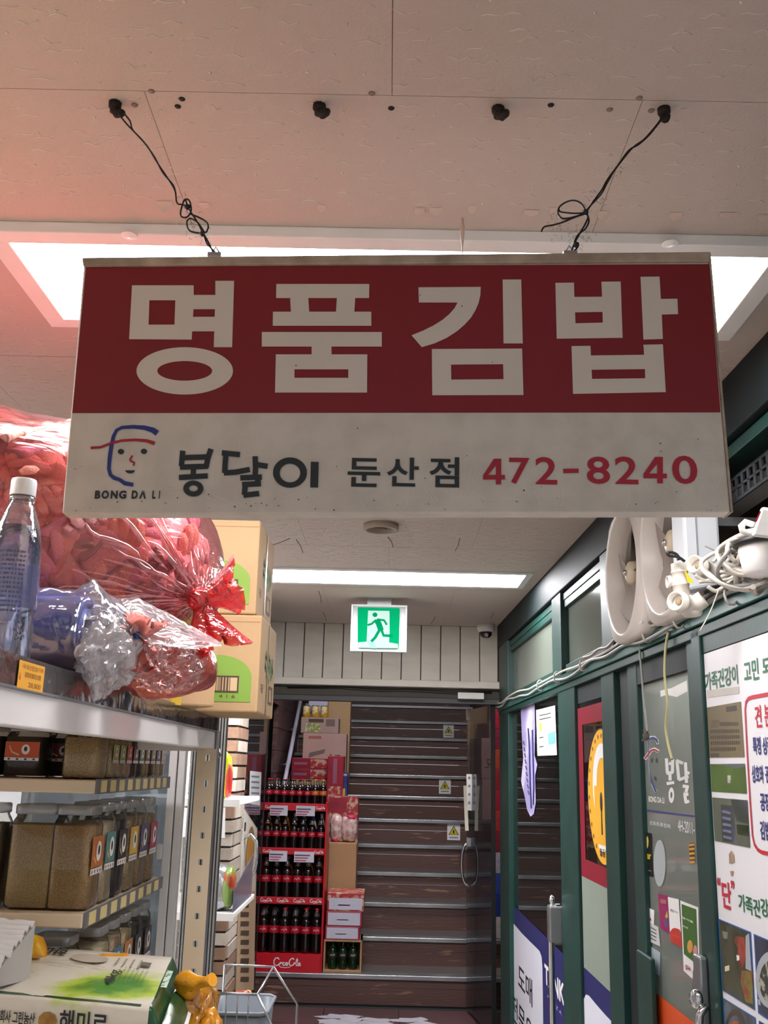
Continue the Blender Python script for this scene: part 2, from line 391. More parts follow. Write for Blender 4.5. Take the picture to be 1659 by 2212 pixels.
# stairs
ST0, RISE, RUN, NST = 6.73, .171, .333, 15
st = struct('staircase')
for n in range(NST):
    y = ST0+RUN*n; z = RISE*n
    a = .09 if n % 2 else .1
    mesh('riser', G().box(-.86, .86, y+.021, y+.04, z, z+a-.003), WOOD, st)
    mesh('riser', G().box(-.86, .86, y+.018, y+.04, z+a, z+RISE-.022), WOOD, st)
    mesh('tread', G().box(-.86, .86, y+.03, y+RUN+.03, z+RISE-.022, z+RISE), TREAD, st)
    mesh('nosing', G().box(-.86, .86, y, y+.045, z+RISE-.024, z+RISE+.003), NOSE, st, bevel=.003)
    for q in range(4): mesh('nosing_ridge', G().box(-.86, .86, y+.05+.014*q, y+.056+.014*q, z+RISE, z+RISE+.002), NOSE, st) if n < 3 else None
mesh('stair_landing', G().box(-1, 1, ST0+RUN*NST+.02, 13, RISE*NST-.05, RISE*NST-.02), TREAD, st)
wl = struct('wall_left')
for k in range(20):
    z0 = .171*k
    for y0, y1 in ((6.05, 7.35), (7.93, 12.5)) if z0 < 1.75 else ((6.05, 12.5),): mesh('plank', G().box(-.90, -.862-.002*(k % 2), y0, y1, z0+.002, z0+.169), WOOD2, wl)
mesh('recess_back', G().box(-1.15, -1.1, 7.2, 8.1, 0, 1.9), DARK, wl)
wr2 = struct('wall_stair')
for k in range(20): mesh('plank', G().box(.862, .9, 6.05, 12.5, .171*k+.002, .171*k+.169), WOOD2, wr2)
mesh('leak_backing', G().box(.88, .93, 5.97, 12.5, -.02, 3.7), DARK, wr2)  # unseen backing added outside the planks to stop light leaks
mesh('leak_backing', G().box(-1.2, -1.15, 5.97, 12.5, -.02, 3.7), DARK, wl); mesh('leak_backing', G().box(-.92, -.885, 8.0, 12.5, -.02, 3.7), DARK, wl); mesh('leak_backing', G().box(-1.2, -.87, 5.97, 6.03, -.02, 1.9), DARK, wl)  # more unseen backing against light leaks, left side
wbs = struct('wall_stair')
mesh('wall_surface', G().box(-1, 1, 12.4, 12.5, 2, 4.2), WOOD2, wbs)
mesh('stair_ceiling', G().box(-1, 1, 6.0, 12.5, 3.62, 3.7), CEIL, wbs)

# shop on the left: far walls
LW = mat('shop wall white', '#e3e5e6', .6)
wsl = struct('wall_shop'); mesh('wall_surface', G().box(-2.7, -2.6, 1.2, 6.2, 0, ZC), LW, wsl)
wsb = struct('wall_shop'); mesh('wall_surface', G().box(-2.6, -.87, 5.36, 5.46, 0, ZC), LW, wsb)
# brick pier
pier = struct('column_brick'); BR = [mat('pale brick', '#c9bdae', .85, bump=.3, bs=40, var=.3, vs=8), mat('brown brick', '#967660', .85, bump=.3, bs=40, var=.3, vs=8), mat('grey brick', '#b3a697', .85, bump=.3, bs=40, var=.3, vs=8)]
mesh('pier_core', G().box(-.90, -.70, 4.715, 5.0, 0, ZC), mat('mortar', '#6e675f', .9), pier)
for k in range(38):
    z = .059*k; off = .045 if k % 2 else 0
    for x0, x1 in ((-.905, -.80+off-.002), (-.80+off+.002, -.695)):
        j = random.uniform(0, .008); mesh('brick', G().box(x0, x1+j, 4.69-j, 4.73, z+.006, z+.055), random.choice(BR), pier)
    mesh('brick', G().box(-.705, -.690+random.uniform(0, .006), 4.735, 5.0, z+.006, z+.055), random.choice(BR), pier)
tr3 = struct('trim_3'); mesh('door_post', G().box(-.86, -.735, 5.2, 5.34, 0, 2.2), mat('dark brown post', '#3b2a27', .5, bump=.1, stretch=(6, 6, 1)), tr3, bevel=.004)

# ================================================================== STOREFRONT ON THE RIGHT
wr = struct('wall_right')
def post(s0, s1, z0, z1, o0=-.05, o1=.0, mt=GREEN, name='post'): return mesh(name, G().wbox(s0, s1, z0, z1, o0, o1), mt, wr, bevel=.003)
post(5.46, 5.82, 0, ZC); post(3.70, 4.02, 0, 1.745); post(3.93, 4.12, 1.79, 2.12)
post(3.12, 3.285, 0, 1.745, -.05, -.004); post(3.09, 3.235, 1.79, 2.12); post(2.98, 3.10, 0, 1.745, -.06, -.02, DGREEN); post(2.87, 2.97, 0, 1.745, -.05, -.01)
post(2.33, 2.395, 0, 1.745, -.05, -.006); post(2.265, 2.325, 0, 1.745, -.05, .004)
TEALW = mat('worn teal rail', '#1f4f48', .4, col2='#3f7a6c', vs=6, cut=(.25, .45))
mesh('transom_rail', G().wbox(.7, 5.82, 1.752, 1.786, -.08, .012), TEALW, wr, bevel=.002)
mesh('transom_rail', G().wbox(.7, 5.82, 1.728, 1.750, -.06, .004), GREEN, wr, bevel=.002)
mesh('rail_lower', G().wbox(2.395, 2.865, 1.668, 1.727, -.05, -.012), DGREEN, wr)
mesh('rail_lower', G().wbox(3.285, 3.70, 1.665, 1.727, -.05, -.012), DGREEN, wr)
mesh('rail_lower', G().wbox(.7, 2.262, 1.69, 1.727, -.05, -.002), GREEN, wr)
mesh('fascia', G().wbox(.3, 5.84, 2.118, ZC, -.12, .006), DGREEN, wr, bevel=.004)
mesh('fascia_rail', G().wbox(.3, 5.84, 2.085, 2.113, -.1, -.012), GREEN, wr, bevel=.002)
for s0, s1 in ((4.13, 5.45), (3.24, 3.92)):
    mesh('pane', G().wbox(s0, s1, 1.83, 2.055, -.035, -.03), FROST, wr)
    for z0, z1 in ((1.787, 1.83), (2.055, 2.084)): mesh('rail', G().wbox(s0, s1, z0, z1, -.05, -.015), GREEN, wr, bevel=.002)
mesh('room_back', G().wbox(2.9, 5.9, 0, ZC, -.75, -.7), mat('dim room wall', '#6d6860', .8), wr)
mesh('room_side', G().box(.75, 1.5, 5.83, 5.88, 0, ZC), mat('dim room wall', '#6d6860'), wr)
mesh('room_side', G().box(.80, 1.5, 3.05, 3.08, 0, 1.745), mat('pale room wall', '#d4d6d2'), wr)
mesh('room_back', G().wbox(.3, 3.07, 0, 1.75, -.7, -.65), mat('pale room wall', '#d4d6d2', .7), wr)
mesh('room_floor', G().wbox(.3, 3.07, -.02, 0, -.65, -.06), FLOORM, wr)
mesh('room_trim', G().box(.93, .95, 3.035, 3.05, 0, 1.74), mat('grey trim', '#9da3a3', .5), wr); mesh('room_trim', G().box(.83, 1.4, 3.038, 3.05, .55, .58), mat('grey trim', '#9da3a3'), wr)
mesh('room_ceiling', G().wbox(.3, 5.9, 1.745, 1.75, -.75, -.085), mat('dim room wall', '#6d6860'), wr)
# recess above the rail where the fans and wiring sit
mesh('recess_board', G().wbox(.3, 3.1, 1.786, 2.118, -.3, -.26), mat('brown board', '#6b5037', .7, var=.3), wr)
mesh('recess_rail', G().wbox(.3, 2.1, 1.90, 1.915, -.2, -.18), STEEL, wr)
mesh('recess_rail', G().wbox(.3, 2.1, 1.865, 1.875, -.2, -.185), mat('ochre rail', '#7d6a3e', .5), wr)
# slotted steel angle
g = G(); s = .6
g.wbox(.6, 2.1, 2.035, 2.042, -.02, -.016).wbox(.6, 2.1, 1.985, 1.992, -.02, -.016).wbox(.6, 2.1, 2.012, 2.017, -.02, -.016)
while s < 2.08:
    g.wbox(s, s+.012, 1.99, 2.037, -.02, -.016); s += .034
mesh('slotted_angle', g, mat('dark slotted steel', '#3b3f42', .4, metal=.7), wr)
mesh('angle_lip', G().wbox(.6, 2.1, 2.038, 2.042, -.06, -.016), mat('dark slotted steel', '#3b3f42'), wr)

# door A with its decal, panel B, door C
d1 = struct('door_1'); mesh('pane', G().wbox(4.03, 5.455, .02, 1.727, -.03, -.024), GLASS, d1)
d2 = struct('door_2'); mesh('pane', G().wbox(3.285, 3.695, .02, 1.664, -.018, -.012), GLASS, d2)
d3 = struct('door_3'); mesh('pane', G().wbox(2.40, 2.865, .02, 1.667, -.03, -.024), film('door glass painted reflection', '#f2f4f2', '#d6dcd2', .46, .03, 0, gloss=.1, facing=.33), d3)  # pale film body paints in the bright reflection of the left shop
for d, (a, b) in ((d1, (4.03, 5.455)),): mesh('rail', G().wbox(a, b, .0, .08, -.045, -.005), GREEN, d)
mesh('frosted_band', G().wbox(3.295, 3.69, .7, 1.115, -.0115, -.0105), mat('frost film', '#8d9a8c', .35, var=.08), d2)
def z4(x, y): return (1060+x*.3944, 1340+y*.3944)
def z5(x, y): return (1300+x*.3941, 1340+y*.3942)
def zA(x, y): return (1080+x*260/1659, 1900+y*312/1991)
def wp(q, off): return PW(q[0], q[1], off)
def wpoly(g, pts, off, zz=None): return g.poly([[wp((zz(*p) if zz else p), off) for p in pts]], lambda a, b: W(a, b, off))
NAVY = mat('navy decal', '#262a63', .35, var=.05); WDEC = mat('white decal', '#dcdde8', .35, var=.03)
# navy and white slanted decal over door A and panel B
dc = thing('window_decal', 'navy and white slanted window decal with black Korean lettering, on the far glass door', 'decal', W(4.8, .3, -.02))
s0, s1 = 5.45, 4.035
mesh('navy_field', G().poly([[(s0, .05), (s1, .05), (s1, wp(zA(860, 1020), -.02)[1]), (s0, wp(zA(160, 330), -.02)[1])]], lambda a, b: W(a, b, -.022)), NAVY, dc)
wt = [wp(zA(*p), -.0215) for p in ((125, 530), (300, 740), (480, 920), (545, 985), (572, 1060), (585, 1200), (596, 1990))]
mesh('white_field', G().poly([wt+[(wt[-1][0], .05), (s0, .05)]], lambda a, b: W(a, b, -.0215)), WDEC, dc)
a = wp(zA(250, 1130), -.021); b = wp(zA(435, 1780), -.021)
def wta(body, xl, yt, yb, xr, mt, off, bold=.015):
    a = wp(zA(xl, yt), off); b = wp(zA(xl+10, yb), off); c = wp(zA(xr, yt), off)
    return text('lettering', body, wmap(a[0], c[0], b[1], a[1], off), mt, dc, bold)
wta('도매', 250, 1140, 1500, 440, INK, -.021)
wta('전문유통', 165, 1540, 1930, 560, INK, -.021)
wta('TANK', 612, 1150, 1430, 880, WHITE, -.021, .03)
wta('P L A Z A', 655, 1580, 1640, 845, mat('pale lilac', '#aaa6d0', .5), -.021, 0)
dc = thing('window_decal', 'navy decal with a white rounded panel on the glass beside the lock sticker', 'decal', W(3.5, .3, -.025))
mesh('navy_field', G().poly([[(3.69, .05), (3.295, .05), (3.295, wp(zA(1495, 1470), -.025)[1]), (3.69, wp(zA(1130, 1130), -.025)[1])]], lambda a, b: W(a, b, -.0102)), NAVY, dc)
wt = [wp(zA(*p), -.0255) for p in ((1205, 1990), (1208, 1760), (1218, 1650), (1250, 1585), (1290, 1600), (1400, 1730), (1515, 1860))]
mesh('white_field', G().poly([[(wt[0][0], .05)]+wt+[(3.295, wt[-1][1]), (3.295, .05)]], lambda a, b: W(a, b, -.0098)), WDEC, dc)
# purple tongue sticker, white notice
tg = [z4(*p) for p in ((163, 462), (240, 430), (243, 600), (240, 740), (255, 790), (243, 850), (246, 1000), (236, 1060), (218, 1075), (200, 1040), (185, 960), (170, 900), (166, 880), (178, 760), (170, 620))]
t = thing('window_sticker', 'long pale purple tongue-shaped sticker hanging on the far glass door', 'sticker', W(5.0, 1.4, -.02))
mesh('backing', wpoly(G(), tg, -.0215), mat('pale purple', '#9f97c4', .45, col2='#d8d4ea', vs=3, cut=(.4, .5)), t)
for q in ([(205, 590), (212, 700), (216, 900), (222, 1030)], [(228, 600), (232, 760), (236, 900), (233, 1010)]):
    mesh('stripe', wpoly(G(), stroke([z4(*p) for p in q], 3), -.0208), NAVY, t)
for i in range(9): mesh('print_mark', wpoly(G(), stroke([z4(178+3.2*i, 660+i*34), z4(184+3.4*i, 684+i*34)], 2.6), -.0207), mat('print violet', '#4a3f70', .5), t)
t = thing('notice', 'white paper notice with a blue print beside the purple sticker on the glass', 'notice', W(4.15, 1.55, -.02))
q = [z4(*p) for p in ((248, 492), (352, 466), (362, 738), (256, 742))]
mesh('paper', wpoly(G(), q, -.0212), WHITE, t)
mesh('blue_print', wpoly(G(), [z4(*p) for p in ((312, 622), (352, 606), (356, 672), (316, 682))], -.0205), mat('print blue', '#6ba3cf', .5), t)
mesh('green_print', wpoly(G(), [z4(*p) for p in ((264, 560), (278, 556), (280, 606), (268, 608))], -.0205), mat('print green', '#a9b94a', .5), t)
for y in (518, 540, 640, 690):
    mesh('print_line', wpoly(G(), stroke([z4(266, y+4), z4(330 if y < 600 else 290, y-10 if y < 600 else y)], 2), -.0205), INK, t)
# door handle A
hd = mesh('handle', G().tube([W(4.05, .93, .0), W(4.06, .93, .03), W(4.065, .86, .034), W(4.065, .50, .034), W(4.06, .46, .03), W(4.05, .46, .0)], .012, 10), CHROME, d1)
mesh('lock_case', G().wbox(4.03, 4.09, .80, .93, -.01, .045), STEEL, d1, bevel=.006)
mesh('lock_knob', G().lathe([(.016, 0), (.02, .012), (.012, .02), (0, .022)], W(4.06, .95, .02), 12, ax=(-1, 0, 0)), CHROME, d1)
# red border and round lock sticker on panel B
RB_ = mat('red border film', '#8d1f33', .35)
t = thing('window_sticker', 'dark red border film around the glass with the yellow lock sticker', 'sticker', W(3.5, 1.1, -.02))
za, zb = 1.075, 1.648
for r in ((3.615, 3.69, za, zb), (3.295, 3.615, zb-.06, zb), (3.295, 3.615, za, za+.06)): mesh('strip', G().wbox(r[0], r[1], r[2], r[3], -.0108, -.0098), RB_, t)
YEL = mat('yellow sticker', '#efb233', .4, var=.05); PALE = mat('pale yellow', '#f6e3a4', .4)
t = thing('window_sticker', 'round yellow sticker with a white padlock and keyhole on the red-bordered glass', 'sticker', W(3.4, 1.35, -.02))
cs, cz, rs, rz_ = 3.335, 1.352, .215, .215
def cl(lp): return [(max(a, 3.296), b) for a, b in lp]
mesh('rim', G().poly([cl(ell(cs, cz, rs, rz_, 48))], lambda a, b: W(a, b, -.0094)), mat('black', '#141414'), t)
mesh('disc', G().poly([cl(ell(cs, cz, rs*.975, rz_*.975, 48))], lambda a, b: W(a, b, -.009)), YEL, t)
mesh('shackle', G().poly([cl(ell(cs-.005, cz+.03, .135, .135, 40)), cl(ell(cs-.01, cz+.03, .082, .09, 40))], lambda a, b: W(a, b, -.0086)), WHITE, t)
mesh('lock_body', G().poly([[(cs+.10, cz-.13), (3.296, cz-.15), (3.296, cz+.03), (cs+.11, cz+.03)]], lambda a, b: W(a, b, -.0082)), YEL, t)
mesh('keyhole', G().poly([ell(3.345, cz-.02, .018, .032, 20)], lambda a, b: W(a, b, -.0078)).poly([[(3.355, cz-.12), (3.335, cz-.12), (3.339, cz-.03), (3.351, cz-.03)]], lambda a, b: W(a, b, -.0078)), INK, t)
mesh('crescent', G().poly([cl(ell(3.345, cz-.152, .055, .02, 20, PI, 2*PI))], lambda a, b: W(a, b, -.0076)), WHITE, t)
for i in range(12):
    a = PI*.52-i*.085*PI*.9; rr = rs*.88; q = (cs+rr*math.cos(a), cz+rr*math.sin(a))
    if q[0] > 3.31: mesh('rim_mark', G().poly([ell(q[0], q[1], .01, .008, 8)], lambda a, b: W(a, b, -.0084)), mat('brown print', '#7a5a1e', .5), t)
text('lettering', '출동', wmap(3.385, 3.31, 1.165, 1.19, -.0075), INK, t, .02)
# door C decals
def zB(x, y): return (1370+x*170/1567, 1560+y*240/2212)
def zC_(x, y): return (1370+x*170/1567, 1780+y*240/2212)
O3 = -.022
t = thing('window_decal', 'capped face logo decal with white Korean lettering and navy line on the near door', 'decal', W(2.6, 1.3, O3))
def strk(pts, wd, off, mt, nm, zz=zB, tp=None): return mesh(nm, wpoly(G(), stroke([zz(*p) for p in pts], wd*170/1567, tp), off), mt, t)
strk([(470, 440), (455, 370), (400, 300), (330, 300), (290, 380), (285, 700), (310, 1000), (350, 1230), (440, 1390)], 62, O3-.0004, WHITE, 'logo_outline', tp=[.8, 1, 1, 1, .5, .4, .4, .5, 1])
strk([(470, 420), (440, 350), (390, 315), (330, 320), (288, 370), (283, 700), (310, 1000), (345, 1200), (435, 1390)], 45, O3, BLUE, 'logo_cap', tp=[.6, 1.1, 1.1, 1.1, .5, .3, .35, .7, 1])
strk([(205, 735), (270, 660), (330, 565), (400, 535), (490, 590)], 70, O3-.0002, WHITE, 'logo_brim_edge')
strk([(210, 725), (280, 640), (330, 565), (400, 545), (480, 590)], 38, O3+.0004, REDI, 'logo_brim')
for x in (345, 440): mesh('logo_eye', wpoly(G(), [zB(*p) for p in ell(x, 760, 18, 45, 14)], O3), INK, t)
mesh('logo_mouth', wpoly(G(), [zB(*p) for p in ell(415, 1120, 24, 45, 12)], O3), INK, t)
for q in ([(640, 720), (660, 1010)], [(765, 725), (760, 1010)], [(690, 820), (775, 830)], [(640, 1020), (770, 1000)], [(712, 1040), (715, 1160)], [(645, 1225), (795, 1200)],
          [(835, 760), (970, 820)], [(850, 760), (890, 1150)], [(885, 1150), (1080, 1080)], [(1020, 800), (1040, 1210)], [(1040, 1000), (1100, 1020)], [(965, 1270), (1085, 1290)], [(1060, 1280), (1030, 1400)], [(980, 1430), (1080, 1440)], [(1005, 1430), (1030, 1600)], [(1010, 1600), (1095, 1570)]):
    strk(q, 62, O3+.0002*(int(q[0][0]) % 3), WHITE, 'stroke')
mesh('lettering', G().poly([[wp(zB(*p), O3) for p in ell(740, 1455, 56, 155, 24)], [wp(zB(*p), O3) for p in ell(740, 1450, 20, 65, 24)]], lambda a, b: W(a, b, O3)), WHITE, t)
a = wrect(*zB(285, 1470), *zB(600, 1620), O3); text('lettering', 'BONG DA LI', wmap(a[0], a[1], a[2], a[3], O3), WHITE, t, .02)
strk([(160, 1745), (700, 1815), (1195, 1875)], 34, O3, BLUE, 'line')
a = wrect(*zB(305, 1960), *zB(720, 2120), O3); text('lettering', '신포트류정회', wmap(a[0], a[1], a[2], a[3], O3), WHITE, t)
a = wrect(*zB(870, 2030), *zB(1200, 2130), O3); text('lettering', '4H-2011-', wmap(a[0], a[1], a[2]-.012, a[3]+.01, O3), WHITE, t)
def sticker(label, quad, mt, zz=zC_, off=O3, nm='window_sticker', edge=None):
    t = thing(nm, label, 'sticker', W(*wp(zz(*quad[0]), off), off))
    mesh('backing', wpoly(G(), quad, off, zz), mt, t); return t
t = sticker('black sticker with yellow lettering at the far edge of the near glass door', [(165, 150), (345, 190), (375, 1060), (205, 1000)], mat('sticker black', '#101010', .3))
mesh('star', wpoly(G(), [(265, 230), (285, 330), (280, 420), (262, 490), (235, 430), (222, 340)], O3+.0004, zC_), mat('star gold', '#e6d36a', .4), t)
a = wrect(*zC_(190, 520), *zC_(340, 715), O3); text('lettering', 'Star', wmap(a[0], a[1], a[2]-.0, a[3], O3+.0005), mat('bright yellow', '#f2d21c', .4), t, .02)
a = wrect(*zC_(215, 750), *zC_(330, 800), O3); text('lettering', 'SHOP', wmap(a[0], a[1], a[2], a[3], O3+.0005), mat('dull gold', '#8a7a2a', .4), t)
a = wrect(*zC_(215, 890), *zC_(345, 950), O3); text('lettering', '모범업소', wmap(a[0], a[1], a[2], a[3], O3+.0005), WHITE, t)
sticker('pale grey oval sticker beside the black sticker with yellow lettering', ell(505, 780, 120, 465, 36), mat('sticker grey', '#aeb6b8', .4))
t = sticker('small orange lettering strip at the near edge of the glass door', [(1085, 385), (1190, 370), (1215, 780), (1110, 770)], film('sticker film', '#e0e4e0', '#b0a070', .12, .1, 0))
for i, yy in enumerate((400, 480, 570, 660, 740)): mesh('mark', wpoly(G(), [(1085+i*4, yy), (1195, yy-10), (1197+i*4, yy+34), (1090+i*5, yy+44)], O3+.0005, zC_), mat('orange print', '#d99a26', .4), t)
t = sticker('magenta sticker with gold print, left of the white and red one', [(470, 1385), (668, 1425), (720, 2190), (520, 2080)], mat('magenta sticker', '#97245f', .4, var=.1))
mesh('leaf', wpoly(G(), [(655, 1720), (675, 1850), (630, 1900), (615, 1830)], O3+.0004, zC_), mat('leaf yellow', '#b9a531', .5), t)
mesh('plum', wpoly(G(), ell(640, 1960, 45, 90, 16), O3+.0004, zC_), mat('plum', '#5c4a78', .5), t)
mesh('print', wpoly(G(), [(515, 1490), (630, 1510), (635, 1590), (525, 1580)], O3+.0004, zC_), mat('print tan', '#a2685f', .5), t)
t = sticker('white sticker with brush lettering above a red half disc', [(668, 1450), (885, 1500), (950, 2470), (720, 2330)], WHITE)
mesh('red_base', wpoly(G(), [(712, 2150), (760, 2080), (820, 2070), (900, 2100), (935, 2170), (950, 2470), (720, 2330)], O3+.0004, zC_), mat('red orange', '#c8392a', .4), t)
a = wrect(*zC_(715, 1640), *zC_(890, 1900), O3); text('lettering', '온누\n리', wmap(a[0], a[1], a[2]+.01, a[3]-.005, O3+.0006), INK, t, .01)
a = wrect(*zC_(760, 2150), *zC_(890, 2260), O3); text('lettering', '가맹점', wmap(a[0], a[1], a[2], a[3]-.004, O3+.0008), WHITE, t, .01)
t = sticker('green sticker with white lettering and fruit on a white border', [(915, 1520), (1275, 1660), (1310, 3230), (985, 2920)], WHITE)
mesh('green_field', wpoly(G(), [(940, 1590), (1235, 1700), (1275, 2820), (990, 2590)], O3+.0004, zC_), mat('leaf green', '#3f6a2a', .4, var=.15), t)
a = wrect(*zC_(960, 1800), *zC_(1180, 1980), O3); text('lettering', '농식품', wmap(a[0], a[1], a[2], a[3]-.004, O3+.0006), WHITE, t, .01)
a = wrect(*zC_(970, 1970), *zC_(1080, 2100), O3); text('lettering', '바우', wmap(a[0], a[1], a[2], a[3]-.004, O3+.0006), WHITE, t, .01)
mesh('fruit', wpoly(G(), ell(1110, 2440, 55, 130, 16), O3+.0006, zC_), mat('fruit orange', '#d8a04a', .4), t)
mesh('fruit', wpoly(G(), ell(1215, 2530, 42, 120, 16), O3+.0006, zC_), mat('fruit pink', '#cf8f8f', .4), t)
a = wrect(*zC_(1010, 2800), *zC_(1280, 2950), O3); text('lettering', '농협', wmap(a[0], a[1], a[2], a[3]-.01, O3+.0006), REDI, t, .01)
t = sticker('small white sticker with a red arrow mark', [(225, 1635), (400, 1720), (390, 2010), (215, 1900)], WHITE)
mesh('red_mark', wpoly(G(), [(240, 1800), (330, 1880), (345, 1930), (320, 1920), (250, 1840)], O3+.0005, zC_), REDI, t)
t = sticker('creased white receipt taped below the red arrow sticker', [(240, 1920), (480, 2050), (520, 2440), (280, 2330)], mat('receipt', '#c9cac8', .5, var=.15))
for i in range(4): mesh('print_line', wpoly(G(), [(330, 2050+i*70), (440, 2110+i*70), (440, 2128+i*70), (330, 2070+i*70)], O3+.0005, zC_), INK, t)
sticker('pale blue blank sticker below the creased receipt', [(300, 2420), (520, 2560), (510, 3020), (320, 2930)], mat('pale blue sticker', '#a9b9bd', .4))
sticker('orange triangular decal at the foot of the near glass door', [(258, 2010), (530, 2225), (600, 2400), (600, 2600), (260, 2600)], mat('orange decal', '#d9531e', .4), zz=z5)
sticker('torn white paper scrap at the top of the near glass door', [(320, 385), (380, 372), (465, 330), (468, 390), (410, 420), (355, 408), (322, 420)], WHITE, zz=z5)
sticker('narrow white curved strip along the far edge of the near glass door', [(203, 450), (212, 460), (214, 560), (222, 700), (232, 860), (222, 850), (206, 640)], WHITE, zz=z5)
# lock and pull handle of door C
mesh('lock_case', G().wbox(2.335, 2.385, .90, 1.04, 0, .018), STEEL, d3, bevel=.004)
mesh('lock_bracket', G().poly([[wp(z5(*p), .0) for p in ((530, 1920), (575, 1945), (560, 2130), (520, 2060))]], lambda a, b: W(a, b, .012)), STEEL, d3)
c = W(*wp(z5(530, 2075), .03), .03)
mesh('lock_ring', G().lathe([(.006, 0), (.018, 0), (.02, .006), (.016, .014), (.006, .012)], c, 16, ax=(-1, -.3, 0)), CHROME, d3)
mesh('handle', G().tube([W(*wp(z5(545, 2110), .03), .02), W(*wp(z5(550, 2160), .03), .035), W(*wp(z5(545, 2260), .03), .035), W(*wp(z5(545, 2500), .03), .035)], .009, 8), CHROME, d3)
mesh('edge_plate', G().wbox(2.79, 2.93, .55, .96, -.01, .004), GREEN, d3, bevel=.004)

# poster board
bd = thing('poster_board', 'white printed board with Korean lettering and food photographs, nearest panel of the storefront', 'sign', W(1.6, 1.2))
mesh('board', G().wbox(.75, 2.262, .2, 1.688, -.012, -.004), mat('poster white', '#e6e6e8', .4, var=.03), bd)
def zD(x, y): return (1500+x*159/765, 1400+y*460/2212)
def zE(x, y): return (1500+x*159/854, 1800+y*412/2212)
O = -.0032
GRN = mat('poster green', '#1f6b45', .5); PRED = mat('poster red', '#c21f35', .5); PNAV = mat('poster navy', '#2a2f74', .5)
def rtext(body, q0, q1, mt, zz, bold=.02, nm='lettering', ext=None):
    a = wrect(*zz(*q0), *zz(*q1), O); s1_ = ext if ext else a[1]
    return text(nm, body, wmap(a[0], s1_, a[2], a[3], O+.0004), mt, bd, bold)
# band edges follow the board, so take each text's height from its far end
def wtxt(body, xl, yt, yb, xr, mt, zz, bold=.02, frac=1.0):
    a = wp(zz(xl, yt), O); b = wp(zz(xl, yb), O); c = wp(zz(xr, yt), O)
    s_end = a[0]+(c[0]-a[0])*frac
    return text('lettering', body, wmap(a[0], s_end, b[1], a[1], O+.0004), mt, bd, bold)
mesh('tape_patch', G().poly([[wp(zD(*p), O) for p in ((130, 440), (465, 400), (465, 470), (140, 515))]], lambda a, b: W(a, b, O+.0002)), mat('tape', '#c9c5ba', .4), bd)
wtxt('가족건강이', 108, 262, 450, 450, GRN, zD)
wtxt('고민', 508, 140, 360, 662, GRN, zD); wtxt('되', 700, 96, 310, 765, GRN, zD, frac=1.35)
def photo(quad, mt, nm='photograph'): return mesh(nm, G().poly([[wp(p, O) for p in quad]], lambda a, b: W(a, b, O+.0003)), mt, bd)
def pq(zz, *pts): return [zz(*p) for p in pts]
photo(pq(zD, (130, 618), (482, 555), (520, 1132), (160, 1138)), mat('photo olive', '#7a6d4e', .4, var=.25, vs=9))
photo(pq(zD, (172, 750), (258, 742), (262, 826), (174, 828)), WHITE, 'white_label')
for i, y in enumerate((770, 845, 905, 965, 1030, 1090)):
    x0, x1 = (265 if i == 0 else 165+i*2), (480 if i < 4 else 450 if i == 4 else 265)
    rr = G()
    for k in range(int((x1-x0)/22)): rr.poly([[wp(zD(x0+22*k+dx, y+(4-6*k/14 if i else 0)+dy), O) for dx, dy in ((0, 0), (15, -2), (16, 36), (1, 38))]], lambda a, b: W(a, b, O+.0006))
    mesh('photo_text', rr, mat('photo dark text', '#3e3526', .5), bd)
mesh('photo_text', G().poly([[wp(zD(*p), O) for p in ((330, 610), (440, 595), (445, 650), (335, 665))]], lambda a, b: W(a, b, O+.0006)), mat('photo dark text', '#3e3526'), bd)
photo(pq(zD, (165, 1205), (525, 1200), (545, 1512), (182, 1490)), mat('photo green', '#4d6a1f', .4, var=.4, vs=12))
photo(pq(zD, (200, 1206), (525, 1200), (526, 1230), (450, 1250)), mat('photo grey', '#8b9096', .4), 'photo_sky')
photo(pq(zD, (345, 1322), (378, 1322), (380, 1402), (347, 1402)), WHITE, 'white_label')
photo(pq(zD, (185, 1550), (552, 1580), (580, 2075), (212, 2002)), mat('photo grey green', '#5d6453', .4, var=.3, vs=7))
photo(pq(zD, (375, 1568), (552, 1580), (565, 1830), (440, 1800)), mat('photo grey', '#8b9096'), 'photo_wall')
photo(pq(zD, (440, 1830), (565, 1840), (572, 1960), (448, 1935)), mat('photo green', '#4d6a1f'), 'photo_grass')
photo(pq(zD, (275, 1625), (412, 1640), (440, 2032), (292, 2005)), mat('photo lilac paper', '#b9bdd6', .4), 'photo_paper')
for i in range(5):
    mesh('photo_text', G().poly([[wp(zD(*p), O) for p in ((292+i*3, 1680+i*66), (380+i*3, 1700+i*66), (380+i*3, 1728+i*66), (292+i*3, 1708+i*66))]], lambda a, b: W(a, b, O+.0009)), mat('handwriting blue', '#6a6f94', .5), bd)
fr = [wp(zD(*p), O) for p in ((900, 452), (765, 480), (600, 510), (560, 525), (535, 565), (528, 640), (545, 1000), (580, 1600), (605, 1950), (625, 2040), (660, 2095), (700, 2120), (900, 2165))]
mesh('red_frame', G().poly([stroke(fr, .0075)], lambda a, b: W(a, b, O+.0004)), PRED, bd)
wtxt('견', 622, 600, 830, 690, PRED, zD); wtxt('본', 720, 590, 820, 790, PRED, zD)
wtxt('특정', 603, 925, 1110, 685, PNAV, zD, .03); wtxt('상품', 703, 925, 1110, 800, PNAV, zD, .03)
wtxt('상호와', 592, 1215, 1400, 712, PNAV, zD, .03); wtxt('관', 730, 1215, 1400, 790, PNAV, zD, .03)
wtxt('공장', 678, 1500, 1690, 780, PNAV, zD, .03); wtxt('김밥', 678, 1790, 1985, 780, PNAV, zD, .03)
STAIN = mat('brown stain', '#b09070', .7, var=.4, vs=60)
